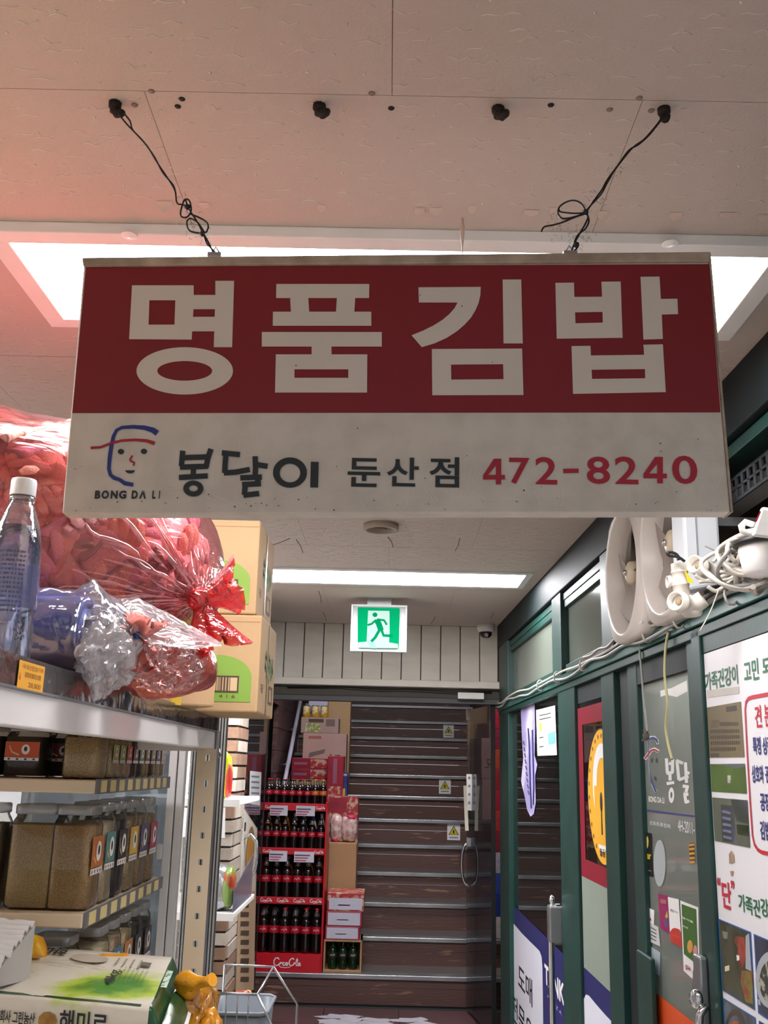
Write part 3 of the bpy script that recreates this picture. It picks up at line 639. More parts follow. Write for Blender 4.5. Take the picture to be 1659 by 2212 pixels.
photo(pq(zE, (402, 240), (430, 200), (460, 250), (468, 345), (450, 330), (440, 350), (405, 350)), STAIN, 'stain')
photo(pq(zE, (415, 440), (455, 435), (445, 495), (425, 495)), STAIN, 'stain')
wtxt('단', 312, 545, 850, 415, PRED, zE, .03); wtxt('“', 262, 500, 600, 300, PRED, zE, .03); wtxt('”', 420, 540, 640, 460, PRED, zE, .03)
wtxt('가족건', 505, 690, 890, 750, GRN, zE, .02); wtxt('강', 762, 740, 950, 850, GRN, zE, .02)
PB = mat('photo blue border', '#2f62b4', .4)
for k, quad in enumerate((((278, 988), (655, 1145), (705, 2055), (322, 1820)), ((688, 1165), (1200, 1380), (1220, 2420), (740, 2085)), ((330, 1905), (712, 2140), (740, 2900), (370, 2700)), ((748, 2170), (1200, 2430), (1200, 3000), (760, 2900)))):
    photo(pq(zE, *quad), PB, 'photo_border')
    cx = sum(p[0] for p in quad)/4; cy = sum(p[1] for p in quad)/4
    inn = [(cx+(x-cx)*.945, cy+(y-cy)*.968) for x, y in quad]
    o = photo(pq(zE, *inn), mat(('photo market', 'photo night', 'photo stew', 'photo dusk')[k], ('#4a4a34', '#3a3f52', '#5f6a72', '#3a3a3a')[k], .4, col2=('#232a1c', '#22252e', '#2c2a2a', '#222')[k] if k != 3 else '#222222', vs=14, cut=(.35, .6)))
    for v in o.data.vertices: v.co.x -= .0004
def blob(zz, lp, mt, lift, nm='photo_detail'):
    mesh(nm, G().poly([[wp(zz(*p), O) for p in lp]], lambda a, b: W(a, b, O+.0007+lift)), mt, bd)
RD = mat('photo red', '#a5452f', .5, col2='#5c2118', vs=40); GRYP = mat('photo silver', '#aab0b6', .4); VEG = mat('photo veg', '#6f7a34', .5, col2='#8a3b22', vs=50, cut=(.4, .6))
blob(zE, [(480, 1190), (590, 1210), (605, 1450), (550, 1600), (500, 1480), (510, 1330), (470, 1260)], RD, .0003)
blob(zE, [(600, 1190), (640, 1160), (668, 1600), (600, 1570)], GRYP, .0003)
blob(zE, [(560, 1590), (680, 1600), (690, 1990), (600, 1960), (540, 1700)], VEG, .0004)
blob(zE, [(360, 1545), (412, 1530), (414, 1590), (362, 1605)], mat('price card', '#d8cfae', .5), .0006)
blob(zE, [(495, 1410), (530, 1420), (530, 1470), (500, 1480)], WHITE, .0006)
blob(zE, [(330, 1130), (395, 1150), (390, 1230), (345, 1220)], mat('grey stuff', '#7e7f72', .5), .0005)
blob(zE, ell(890, 1700, 175, 330, 28), GRYP, .0003); blob(zE, ell(900, 1720, 140, 250, 28), mat('photo seaweed', '#33352f', .5, col2='#a8a390', vs=60, cut=(.42, .5)), .0005)
blob(zE, [(742, 1920), (770, 1930), (778, 2000), (748, 1985)], GRYP, .0006)
blob(zE, ell(480, 2330, 125, 290, 28), mat('photo pot', '#4f3c2e', .4), .0003); blob(zE, ell(480, 2370, 100, 260, 28), mat('photo stew', '#5f6a72'), .0005); blob(zE, ell(482, 2420, 85, 250, 24), mat('photo orange stew', '#b35a28', .4, var=.4, vs=60), .0007)
# ================================================================== HANGING SIGN
SY = 1.04
def z3(x, y): return (100+x*.4822, 540+y*.4823)
def z34(x, y): return (859+x*.4822, 540+y*.4823)
def sp(q, d=0.0): return P(q[0], q[1], Y=SY-d)
sg = thing('hanging_sign', 'red and white hanging shop sign with large Korean lettering and a phone number', 'sign', (0, SY, 1.68))
c4 = [(182, 560), (1530, 547.5), (1578, 1106.5), (134, 1108.5)]
B4 = [P(*q, Y=SY) for q in c4]
def slab(q, y0, y1): return G().hexa([(q[3][0], y0, q[3][2]), (q[2][0], y0, q[2][2]), (q[2][0], y1, q[2][2]), (q[3][0], y1, q[3][2]), (q[0][0], y0, q[0][2]), (q[1][0], y0, q[1][2]), (q[1][0], y1, q[1][2]), (q[0][0], y1, q[0][2])])
mesh('board', slab(B4, SY, SY+.024), SIGNW, sg, bevel=.0015)
rq = [sp(q) for q in ((183, 577), (1531, 571), (1556, 891), (156.5, 892.5))]
rq = [(max(-.3605, min(.3605, a)), b, c) for a, b, c in rq]
g = slab([(a, SY-.0006, c) for a, b, c in rq], SY-.0006, SY-.0001); mesh('red_field', g, SIGNR, sg)
tq = [P(*q, Y=SY) for q in ((178, 559), (1534, 546.5), (1532.5, 568), (181, 578))]
mesh('top_cap', slab([(a, b, c) for a, b, c in tq], SY-.004, SY+.03), SIGNE, sg, bevel=.002)
g = G(); e0, e1 = Vector(B4[1]), Vector(B4[2])
mesh('edge_strip', slab([(a[0], a[1], a[2]) for a in (B4[1], (B4[1][0]+.0025, 0, B4[1][2]), (B4[2][0]+.0025, 0, B4[2][2]), B4[2])], SY-.001, SY+.026), SIGNE, sg)
LT = SIGNL
def sgl(nm, loops, zz, mt, d=.001): return mesh(nm, G().poly([[sp(zz(*p), d) for p in lp] if False else [(sp(zz(*p))[0], sp(zz(*p))[2]) for p in lp] for lp in loops], lambda a, b: (a, SY-d, b)), mt, sg)
sgl('letter', [[(385,160),(661,160),(661,203),(758,203),(758,140),(842,140),(833,437),(751,437),(753,366),(654,366),(652,403),(372,401)], [(463,227),(579,227),(575,336),(459,336)], [(660,267),(756,267),(755,301),(658,301)]], z3, LT)
sgl('letter', [ell(621, 543, 216, 106, 56), ell(621, 543, 123, 44, 48)], z3, LT)
sgl('letter', [[(1031,154),(1447,154),(1446,217),(1384,217),(1380,278),(1456,278),(1456,341),(1015,341),(1016,278),(1096,278),(1093,217),(1030,217)], [(1174,217),(1302,217),(1298,278),(1178,278)]], z3, LT)
sgl('letter', [[(966,369),(1503,369),(1503,434),(1278,434),(1278,469),(1438,469),(1437,640),(1025,640),(1029,469),(1189,469),(1189,434),(966,434)], [(1112,536),(1353,536),(1353,574),(1112,574)]], z3, LT)
sgl('letter', [[(93,169),(372,167),(370,205),(362,240),(348,272),(328,305),(300,336),(265,366),(220,395),(165,420),(108,437),(62,384),(115,362),(160,340),(200,315),(232,288),(255,262),(268,237),(95,237)]], z34, LT)
sgl('letter', [[(470,134),(553,134),(560,420),(474,420)]], z34, LT)
sgl('letter', [[(153,445),(557,443),(563,651),(155,652)], [(239,515),(472,513),(474,580),(240,582)]], z34, LT)
sgl('letter', [[(706,149),(789,148),(791,212),(915,211),(912,144),(998,143),(1007,395),(712,399)], [(794,281),(917,279),(918,327),(796,330)]], z34, LT)
sgl('letter', [[(1087,122),(1172,121),(1178,221),(1252,220),(1255,289),(1182,291),(1187,400),(1100,403)]], z34, LT)
sgl('letter', [[(778,432),(863,431),(865,474),(1103,471),(1100,426),(1187,424),(1200,638),(785,646)], [(868,538),(1107,535),(1108,576),(870,579)]], z34, LT)
def sst(nm, pts, wd, mt, d=.001, tp=None, zz=z3): return sgl(nm, [stroke(pts, wd, tp)], zz, mt, d)
sst('logo_face', [(497,822),(478,808),(440,797),(390,793),(340,796),(316,808),(302,835),(292,880),(285,930),(281,980),(288,1008),(305,1022),(330,1030),(352,1046),(390,1053)], 16, BLUE, .001, [1.6,1.5,1.2,1,.9,.9,1,1.1,1.1,1,1,1.1,1,1.2,1.1])
sst('logo_brim', [(200,888),(245,885),(290,867),(340,855),(400,852),(450,856),(487,868)], 12, REDI, .0013, [1,.9,.9,.9,1,1.2,1.4])
sgl('logo_eye', [ell(335, 904, 14, 12, 16)], z3, INK); sgl('logo_eye', [ell(438, 903, 14, 12, 16)], z3, INK)
sst('logo_nose', [(386,922),(376,940),(380,947),(395,953),(391,968)], 9, REDI)
sgl('logo_mouth', [ell(376, 988, 21, 14, 14, 0, PI)], z3, INK)
def stext(body, box, mt, bold=.02, nm='lettering'):
    a = P(box[0], box[3], Y=SY); b = P(box[2], box[1], Y=SY)
    return text(nm, body, lambda u, v: (a[0]+(b[0]-a[0])*u, SY-.001, a[2]+(b[2]-a[2])*v+.0003), mt, sg, bold)
for ch, x0, x1 in (('B', 217, 245), ('O', 247, 283), ('N', 288, 322), ('G', 325, 361), ('D', 382, 412), ('Λ', 416, 450), ('L', 474, 492), ('I', 504, 511)):
    stext(ch, (*z3(x0, 1080), *z3(x1, 1116)), INK, .045, 'letter')
for k, q in enumerate(([(612,900),(606,970)],[(738,892),(724,935),(716,975)],[(608,932),(722,928)],[(600,974),(724,970)],[(660,975),(659,1016)],[(595,1020),(724,1013)],
          [(787,910),(868,918)],[(806,915),(802,960),(800,1000)],[(796,1000),(850,996),(912,984)],[(936,925),(938,980),(935,1018)],[(936,962),(992,970)],[(870,1022),(966,1018)],[(952,1018),(944,1052)],[(878,1052),(962,1048)],[(892,1052),(888,1098)],[(884,1100),(954,1092)])):
    sst('brush_stroke', q, 24, INK, .001+.0001*(k % 4))
sgl('brush_stroke', [ell(660, 1070, 45, 36, 28), ell(660, 1069, 20, 14, 20)], z3, INK, .0015)
sgl('brush_stroke', [ell(1092, 998, 76, 68, 36), ell(1092, 1000, 46, 42, 28)], z3, INK)
sst('brush_stroke', [(1203,950),(1200,1065)], 35, INK)
for ch, bx in (('둔', (750, 991.5, 822, 1052)), ('산', (835, 990, 905, 1051)), ('점', (927, 989, 992, 1053))): stext(ch, bx, INK, .018, 'letter')
for ch, x0, x1, y0, y1 in (('4', 382, 480, 936, 1051), ('7', 500, 590, 934, 1049), ('2', 617, 712, 931, 1051), ('8', 848, 948, 929, 1049), ('2', 975, 1073, 929, 1050), ('4', 1100, 1205, 928, 1046), ('0', 1232, 1338, 925, 1049)):
    if ch == '4':
        f4 = lambda lp: [(x0+(x1-x0)*u, y1+(y0-y1)*v) for u, v in lp]
        sgl('digit', [f4([(.50,1),(.83,1),(.83,.37),(1,.37),(1,.19),(.83,.19),(.83,0),(.59,0),(.59,.19),(0,.19),(0,.35)]), f4([(.59,.37),(.59,.74),(.24,.37)])], z34, REDI)
    else: stext(ch, (*z34(x0, y0), *z34(x1, y1)), REDI, .014, 'digit')
sgl('dash', [[(741, 981), (810, 980), (810, 1000), (741, 1001)]], z34, REDI)
# scuffs and flyspecks on the white half
g = G()
for k in range(90):
    px, py = random.uniform(330, 1560), random.triangular(930, 1104, 1090); a0 = random.uniform(0, PI*.6); l = random.uniform(15, 60); cv = random.uniform(-.012, .012)
    pts = [(px+l*t*math.cos(a0+cv*l*t), py+l*t*math.sin(a0+cv*l*t)) for t in (0, .33, .66, 1)]
    if max(p[1] for p in pts) > 1104 or max(p[0] for p in pts) > 1570: continue
    w3 = [sp(q) for q in pts]; g.poly([stroke([(a[0], a[2]) for a in w3], .0004)], lambda a, b: (a, SY-.0005, b))
o = mesh('scuff', g, mat('scuff', '#dcd5c9', .6), sg); o['kind'] = 'stuff'
g = G()
for k in range(70):
    px, py = random.uniform(160, 1560), random.choice((random.uniform(600, 1090), random.uniform(1075, 1104))); a = sp((px, py)); r = random.uniform(.0003, .0009)
    g.poly([ell(a[0], a[2], r, r, 7)], lambda x, y: (x, SY-.0013, y))
o = mesh('speck', g, mat('speck', '#3a322c', .7), sg); o['kind'] = 'stuff'
# brackets, hooks and wires
for (px, py) in ((465, 552), (1230, 549)):
    a = P(px, py, Y=SY+.012)
    mesh('eye_plate', G().box(a[0]-.008, a[0]+.008, SY+.005, SY+.02, a[2]-.004, a[2]+.001), STEEL, sg)
    mesh('eye_loop', G().tube([(a[0]-.006, SY+.012, a[2]), (a[0], SY+.012, a[2]+.011), (a[0]+.007, SY+.012, a[2])], .0012, 6), STEEL, sg)
HL = ['black iron ceiling hook above the sign holding the left wire', 'empty black ceiling hook nearer the left wire, bent downwards', 'empty black ceiling hook nearer the right wire, bent sideways', 'black iron ceiling hook above the sign holding the right wire']
for k, (a, b) in enumerate((((249, 222), (261, 244)), ((690, 227), (705, 241)), ((1076, 233), (1093, 243)), ((1434, 235), (1439, 250)))):
    p = P(*a, Z=ZC); q = P(*b, Z=ZC-.016)
    t = thing('ceiling_hook', HL[k], 'hook', p)
    mesh('screw', G().lathe([(.0085, 0), (.0085, -.006), (.006, -.010), (.006, -.014), (0, -.015)], p, 10), RUST, t)
    mesh('bent_tip', G().tube([(p[0], p[1], ZC-.009), ((p[0]+q[0])/2, (p[1]+q[1])/2, ZC-.017), (q[0], q[1], ZC-.016), (q[0]+.001, q[1]+.004, ZC-.013)], [.006, .0062, .006, .0045], 8), RUST, t)
def wire(nm, label, groups, y0, y1, py0, py1, webs):
    def D(px, py, dy=0): return P(px, py, Y=y0+(y1-y0)*min(1, max(0, (py-py0)/(py1-py0)))+dy)
    a = D(*groups[0][0])
    t = thing(nm, label, 'wire', a)
    for pts in groups:
        q = [Vector(D(*p)) for p in pts]; pp = []
        for i in range(len(q)-1):        # smooth the bends
            a_, b_, c_, d_ = q[max(0, i-1)], q[i], q[i+1], q[min(len(q)-1, i+2)]
            for k in range(4):
                u = k/4; pp.append(.5*((2*b_)+(c_-a_)*u+(2*a_-5*b_+4*c_-d_)*u*u+(3*b_-a_-3*c_+d_)*u**3))
        pp.append(q[-1]); mesh('strand', G().tube(pp, .0011, 6), WIRE, t)
    for i in range(2):
        q = D(*webs[i][0]); mesh('knot', G().lathe([(0, -.004), (.0032, -.002), (.0036, 0), (.003, .003), (0, .004)], q, 8, ax=(.3, .2, 1)), WIRE, t)
    g = G()
    for c, rad, n in webs:
        for k in range(n):
            px, py = c[0]+random.gauss(0, rad), c[1]+random.gauss(0, rad); pts = []
            for j in range(4): px += random.uniform(-5, 5); py += random.uniform(-5, 5); pts.append(D(px, py, .002))
            g.tube(pts, .00025, 3)
    o = mesh('cobweb', g, mat('dusty cobweb', '#b3a79c', .9), t); o['kind'] = 'stuff'
wire('hanging_wire', 'twisted black wire with loops holding the left end of the sign', [
    [(256, 246), (272, 266), (290, 285), (318, 316), (340, 352), (362, 385), (378, 412), (382, 438), (394, 442), (404, 446), (412, 458), (424, 477), (437, 500), (447, 518), (458, 540), (461, 550)],
    [(268, 245), (281, 262), (287, 281), (310, 306), (334, 340), (352, 374), (374, 400), (380, 420)],
    [(404, 446), (400, 430), (392, 450), (391, 467), (404, 469), (413, 455), (410, 436), (403, 430), (396, 436)],
    [(410, 462), (430, 470), (446, 480), (450, 492), (444, 502), (425, 503), (408, 497), (404, 480), (412, 472), (428, 482), (440, 500)],
    [(440, 505), (446, 525), (456, 536), (470, 551)]], 1.112, 1.05, 246, 552, [((405, 448), 9, 8), ((437, 505), 8, 8), ((392, 420), 6, 6), ((425, 488), 16, 30)])
wire('hanging_wire', 'twisted black wire with a bow knot holding the right end of the sign', [
    [(1434, 245), (1424, 262), (1410, 280), (1390, 302), (1368, 318), (1345, 345), (1325, 372), (1310, 398), (1298, 420), (1275, 445), (1266, 458), (1270, 470), (1262, 488), (1252, 505), (1240, 528), (1233, 548)],
    [(1438, 250), (1428, 260), (1404, 290), (1380, 312), (1358, 325), (1334, 358), (1312, 388), (1300, 410), (1284, 432), (1268, 456)],
    [(1266, 458), (1256, 440), (1240, 433), (1222, 437), (1208, 448), (1206, 462), (1215, 472), (1235, 470), (1254, 464), (1266, 460), (1240, 461), (1212, 458), (1207, 452)],
    [(1264, 462), (1240, 470), (1216, 480), (1195, 486), (1176, 490), (1170, 500)],
    [(1268, 462), (1272, 478), (1264, 495), (1248, 508), (1241, 525), (1247, 535), (1236, 545), (1230, 549)]], 1.10, 1.05, 245, 550, [((1265, 459), 5, 8), ((1245, 530), 8, 10), ((1255, 505), 13, 45), ((1290, 432), 9, 25), ((1205, 485), 14, 30), ((1330, 365), 10, 18)])

# ================================================================== EXIT SIGN, CAMERA, DETECTOR
EY_ = 4.95
def z7(x, y): return (560+x*.41, 1080+y*.41)
def ep(x, y, d=0.0): a = P(*z7(x, y), Y=EY_); return (a[0], a[2])
ex = thing('exit_sign', 'lit green exit sign with a running figure hanging at the end of the aisle', 'exit sign', (-.07, EY_, 2.1))
def eply(nm, loops, d, mt): return mesh(nm, G().poly(loops, lambda a, b: (a, EY_-d, b)), mt, ex)
q = [ep(*p) for p in ((493, 553), (774, 566), (775, 800), (477, 796))]
x0, x1, z0, z1 = q[3][0], q[2][0], q[2][1]-.001, q[0][1]
mesh('housing', G().box(x0+.004, x1-.002, EY_, EY_+.045, z0, z1), mat('exit housing', '#a9aeab', .4), ex, bevel=.004)
mesh('bracket', G().box(x0+.08, x1-.08, EY_+.01, EY_+.035, z1, ZC), STEEL, ex)
fc = [ep(*p) for p in ((520, 567), (740, 572), (735, 784), (519, 780))]
GRNL = glow('exit green', '#06b070', .8, .15); WHTL = glow('exit white', '#dcfff2', .75, .1)
for q in ((x0+.002, x1, z1-.008, z1+.002), (x0+.002, x1, z0-.002, z0+.006), (x0+.002, x0+.010, z0+.006, z1-.008), (x1-.008, x1, z0+.006, z1-.008)): mesh('cover_rim', G().box(q[0], q[1], EY_-.012, EY_-.001, q[2], q[3]), mat('exit rim', '#c9cecb', .3), ex)
eply('face', [fc], .0125, GRNL)
eply('door_shape', [[ep(*p) for p in ((574, 585), (686, 587), (687, 700), (684, 752), (730, 760), (733, 783), (520, 780), (521, 752), (566, 748))]], .013, WHTL)
GF = glow('exit figure', '#04a066', .7, .15)
eply('figure_head', [[ep(*p) for p in ell(610, 607, 13, 12, 16)]], .0136, GF)
for k, (q, wd) in enumerate((([(618, 632), (630, 655), (642, 690)], 30), ([(616, 634), (592, 655), (571, 661)], 11), ([(620, 632), (658, 636), (672, 660)], 11), ([(642, 680), (655, 716), (702, 718)], 15), ([(635, 685), (610, 728), (590, 748)], 15))):
    eply('figure_limb', [[ep(*p) for p in stroke(q, wd)]], .0136+.0002*k, GF)
eply('shade_step', [[ep(*p) for p in ((566, 748), (600, 752), (625, 783), (590, 783))]], .0134, glow('exit pale', '#a6e8cf', .7, .2))
a = P(1188*.41+560, 1372, Y=5.84); cx = P(1049, 1360, Y=5.82)
t = thing('dome_camera', 'small white dome security camera under the ceiling by the planked header', 'camera', (cx[0], 5.80, ZC))
mesh('base', G().lathe([(.052, 0), (.052, -.03), (.046, -.042), (.036, -.045)], (cx[0], 5.80, ZC), 20), WHITEP, t)
mesh('dome', G().lathe([(.036, -.044), (.034, -.062), (.022, -.076), (0, -.08)], (cx[0], 5.80, ZC), 20), mat('smoked dome', '#2a2a2c', .1), t)
mesh('lens_rim', G().lathe([(.012, 0), (.012, .006), (.008, .007), (0, .004)], (cx[0], 5.767, ZC-.064), 12, ax=(0, -1, -.5)), STEEL, t)
a = P(823, 1145, Z=ZC-.02)
t = thing('smoke_detector', 'flat round brown-stained detector base on the ceiling behind the sign', 'detector', (a[0], a[1], ZC))
mesh('ring', G().lathe([(.062, 0), (.062, -.02), (.05, -.022), (.048, -.008), (0, -.007)], (a[0], a[1], ZC), 28), mat('aged plastic', '#a99e8e', .6, var=.3), t)
mesh('contact_strip', G().box(a[0]-.03, a[0]+.02, a[1]-.012, a[1]-.006, ZC-.016, ZC-.008), mat('rusty strip', '#7d4a34', .5), t)
mesh('contact_strip', G().box(a[0]-.01, a[0]+.035, a[1]+.004, a[1]+.01, ZC-.016, ZC-.008), STEEL, t)
# glass door on the right, swung towards the stairs
d4 = struct('door_4'); H4 = (.612, 5.98); E4 = (.515, 6.62)
def d4b(u0, u1, z0, z1, th, nm, mt):
    a = [H4[i]+(E4[i]-H4[i])*u0 for i in (0, 1)]; b = [H4[i]+(E4[i]-H4[i])*u1 for i in (0, 1)]; n = (.989*th, .148*th)
    return mesh(nm, G().hexa([(a[0]-n[0], a[1]-n[1], z0), (b[0]-n[0], b[1]-n[1], z0), (b[0]+n[0], b[1]+n[1], z0), (a[0]+n[0], a[1]+n[1], z0)]+[(a[0]-n[0], a[1]-n[1], z1), (b[0]-n[0], b[1]-n[1], z1), (b[0]+n[0], b[1]+n[1], z1), (a[0]+n[0], a[1]+n[1], z1)]), mt, d4)
SGL = film('stair door glass', '#dfe4ea', '#8a8f98', .10, .02, 0, gloss=.1, facing=.3)
d4b(0, 1, .02, 1.80, .005, 'pane', SGL); d4b(-.02, .0, 0, 1.82, .012, 'edge_seal', BLACK); d4b(.94, 1.0, 1.74, 1.81, .012, 'patch_fitting', CHROME)
hz = .99
for sx in (-1, 1):
    pts = [(.535+sx*(.02), 6.55, .86)]
    ring = [(.527+sx*.045+.05*math.cos(a)*sx*.9, 6.55-.0*a, .86+.125*math.sin(a)) for a in [PI/2+PI*i/14 if sx < 0 else PI/2-PI*i/14 for i in range(15)]]
    mesh('handle', G().tube([(.527, 6.55, .985)]+[(.527+sx*.055*math.sin(PI*i/14)**.6, 6.53, .86+.125*math.cos(PI*i/14)) for i in range(15)]+[(.527, 6.55, .735)], .009, 8), CHROME, d4)
mesh('lock_fitting', G().box(.50, .56, 6.5, 6.56, .96, 1.02), CHROME, d4, bevel=.008)
t = thing('hanging_tag', 'white paper strips hanging on the right glass door', 'tag', (.53, 6.5, 1.4))
mesh('strip', G().grid(lambda u, v: (.497+.034*u+.004*v, 6.49-.01*math.sin(v*3), 1.40-.22*v), 2, 6), WHITE, t)
mesh('strip', G().grid(lambda u, v: (.478+.022*u+.012*v, 6.48+.01*math.sin(v*3), 1.33-.27*v), 2, 6), mat('cream strip', '#d9d3bd', .5), t)
for k in range(4): mesh('print_mark', G().box(.508, .52, 6.476, 6.477, 1.37-.05*k, 1.385-.05*k), mat('faded print', '#9a7f88', .6), t)
# ================================================================== FANS AND WIRING OVER THE STOREFRONT
FANW = mat('aged white plastic', '#d9d2c8', .35, var=.08, vs=3); FAND = mat('dusty fan blade', '#94897e', .45, var=.1)
def fan(sc, zc, label):
    t = thing('exhaust_fan', label, 'fan', W(sc, zc-.19, .04), 'white exhaust fans above the storefront rail')
    h = .19; o0, o1 = .0, .048
    N = 40; g = G()
    def sq(a, hh, p=5.0): c, s = math.cos(a), math.sin(a); k = 1/((abs(c)**p+abs(s)**p)**(1/p)); return c*k*hh, s*k*hh
    rings = []
    for fn, off in ((lambda a: sq(a, h), o0), (lambda a: sq(a, h), o1-.012), (lambda a: sq(a, h*.96), o1), (lambda a: (math.cos(a)*h*.945, math.sin(a)*h*.945), o1+.002), (lambda a: (math.cos(a)*h*.92, math.sin(a)*h*.92), o1+.012), (lambda a: (math.cos(a)*h*.885, math.sin(a)*h*.885), o1+.006), (lambda a: (math.cos(a)*h*.86, math.sin(a)*h*.86), o0+.002)):
        o = len(g.v)
        for j in range(N): a = 2*PI*j/N; x, y = fn(a); g.v.append(W(sc+x, zc+y, off))
        rings.append(o)
    for a, b in zip(rings, rings[1:]):
        for j in range(N): g.f.append([a+j, a+(j+1) % N, b+(j+1) % N, b+j]); g.sm.append(True); g.mi.append(0)
    mesh('housing', g, FANW, t)
    mesh('back_plate', G().poly([ell(sc, zc, h*.87, h*.87, 36)], lambda a, b: W(a, b, o0+.004)), mat('fan back', '#7d756e', .5), t)
    c = W(sc, zc, .0)
    mesh('hub', G().lathe([(.034, .01), (.034, .028), (.030, .036), (.018, .042), (0, .044)], c, 20, ax=(-1, -KM, 0)), mat('yellowed hub', '#cfc0a4', .3), t)
    mesh('hub_screw', G().lathe([(.009, .043), (.009, .05), (0, .052)], c, 10, ax=(-1, -KM, 0)), CHROME, t)
    for k in range(5):
        a0 = 2*PI*k/5+.35
        def f(u, v):
            r = .03+.115*u; a = a0+(v-.5)*(.55+.45*u)-.25*u; return W(sc+r*math.cos(a), zc+r*math.sin(a), .016+.016*(v-.5)*2)
        g = G().grid(f, 5, 4); g2 = len(g.v)
        mesh('blade', g, FAND, t)
    mesh('brand_mark', G().poly([[(sc-.165, zc-.163), (sc-.125, zc-.163), (sc-.125, zc-.158), (sc-.165, zc-.158)]], lambda a, b: W(a, b, o1+.0006)), GREY, t)
    return t
fan(2.735, 1.965, 'dusty white exhaust fan farther along the storefront rail, fully in view')
fan(2.352, 1.965, 'dusty white exhaust fan next to the white metal box, cut by the hanging sign')
t = thing('metal_box', 'white sheet metal box beside the fans, behind the hanging sign corner', 'box', (.66, 2.12, 1.80))
mesh('wall_bracket', G().box(.69, 1.0, 2.11, 2.14, 1.95, 1.97), STEEL, t)
mesh('shell', G().hexa([(.625, 2.085, 1.80), (.700, 2.08, 1.815), (.708, 2.15, 1.815), (.618, 2.155, 1.80), (.625, 2.085, 2.08), (.700, 2.08, 2.08), (.708, 2.15, 2.08), (.618, 2.155, 2.08)]), mat('white sheet metal', '#c3c8ca', .4, var=.05), t, bevel=.006)
mesh('seam', G().box(.650, .6515, 2.0805, 2.0845, 1.82, 2.07), GREY, t)
mesh('rivet', G().lathe([(.003, 0), (.002, .002), (0, .0025)], (.692, 2.080, 1.97), 8, ax=(0, -1, 0)), STEEL, t)
def z6(x, y): return (1250+x*.2466, 1060+y*.2466)
SOC = mat('aged ivory socket', '#d6cfc2', .4, var=.1)
def s6(x, y, Y): return Vector(P(*z6(x, y), Y=Y))
Y6 = 2.0
def socket(label, a, b, r, Y, Y2=None, hollow=True, extra=None):
    a = s6(*a, Y); b = s6(*b, Y2 or Y); d = (b-a); L = d.length; d.normalize()
    t = thing('lamp_socket', label, 'socket', a)
    mesh('body', G().lathe([(r*.9, 0), (r, .003), (r, L*.25), (r*1.06, L*.26), (r*1.06, L*.32), (r*.98, L*.33), (r*.98, L*.66), (r*1.1, L*.68), (r*1.1, L*.74), (r, L*.75), (r*1.02, L), (r*.86, L), (r*.8, L*.8), (0, L*.8)] if hollow else [(r*.9, 0), (r, .003), (r, L*.3), (r*1.06, L*.31), (r*1.06, L*.36), (r, L*.37), (r, L*.7), (r*1.06, L*.71), (r*1.06, L*.76), (r*.97, L*.77), (r*.95, L), (0, L)], a, 20, ax=tuple(d)), SOC, t)
    if hollow: mesh('contact', G().lathe([(r*.35, L*.8), (r*.35, L*.84), (r*.15, L*.86), (0, L*.86)], a, 12, ax=tuple(d)), mat('brown contact', '#a08a6b', .5), t)
    return t
t1 = socket('ivory plastic lamp socket standing upright with a yellow tag, hung over the fans', (905, 920), (875, 640), .0165, Y6, hollow=False)
mesh('yellow_tag', G().add([tuple(s6(*p, Y6-.022)) for p in ((920, 680), (985, 770), (1010, 810), (955, 805))], [(0, 1, 2, 3)]), mat('yellow tag', '#e0c21f', .5), t1)
socket('ivory lamp socket tilted to the left with an open mouth, above the others', (1210, 740), (1005, 640), .0185, Y6+.03, Y6-.02)
t2 = socket('pale lamp socket turned outwards with a bright round face, lowest of the cluster', (1000, 1010), (845, 965), .0195, Y6+.01, Y6-.03)
mesh('side_branch', G().lathe([(.018, 0), (.018, .03), (.0145, .03), (.013, .012), (0, .012)], s6(985, 1020, Y6), 18, ax=tuple((s6(1075, 960, Y6-.01)-s6(985, 1020, Y6)).normalized())), SOC, t2)
mesh('lower_cap', G().lathe([(.019, 0), (.021, .014), (.016, .022), (0, .024)], s6(985, 1010, Y6+.005), 18, ax=(.1, 0, -1)), SOC, t2)
socket('small ivory lamp socket half hidden behind the upright one', (860, 800), (775, 800), .013, Y6+.05)
def cable(nm, label, pts, r, mt, cat='cable', group=None, wig=0):
    q = [Vector(p) for p in pts]; pp = []
    for i in range(len(q)-1):
        a_, b_, c_, d_ = q[max(0, i-1)], q[i], q[i+1], q[min(len(q)-1, i+2)]
        for k in range(5):
            u = k/5; pp.append(.5*((2*b_)+(c_-a_)*u+(2*a_-5*b_+4*c_-d_)*u*u+(3*b_-a_-3*c_+d_)*u**3))
    pp.append(q[-1]); o = mesh(nm, G().tube(pp, r, 7), mt); tag(o, label, cat, group); return o
CG = mat('grey cable', '#9a9a96', .5); CW = mat('dirty white cable', '#c4bdb0', .5, var=.15); CBK = mat('black cable', '#1c1c1d', .5)
def rail(seed, z0, off, s0=.9, s1=5.75, amp=.008):
    r = random.Random(seed); n = 22; return [W(s0+(s1-s0)*i/n, z0+r.uniform(-amp, amp)+.006*math.sin(i*1.3+seed), off+r.uniform(-.004, .004)) for i in range(n+1)]
def smooth(pts, k=5):
    q = [Vector(p) for p in pts]; pp = []
    for i in range(len(q)-1):
        a_, b_, c_, d_ = q[max(0, i-1)], q[i], q[i+1], q[min(len(q)-1, i+2)]
        for j in range(k):
            u = j/k; pp.append(.5*((2*b_)+(c_-a_)*u+(2*a_-5*b_+4*c_-d_)*u*u+(3*b_-a_-3*c_+d_)*u**3))
    return pp+[q[-1]]
t = thing('cable_bundle', 'grey, white and black cables tied together along the green storefront rail', 'cables', W(3.3, 1.78, .02))
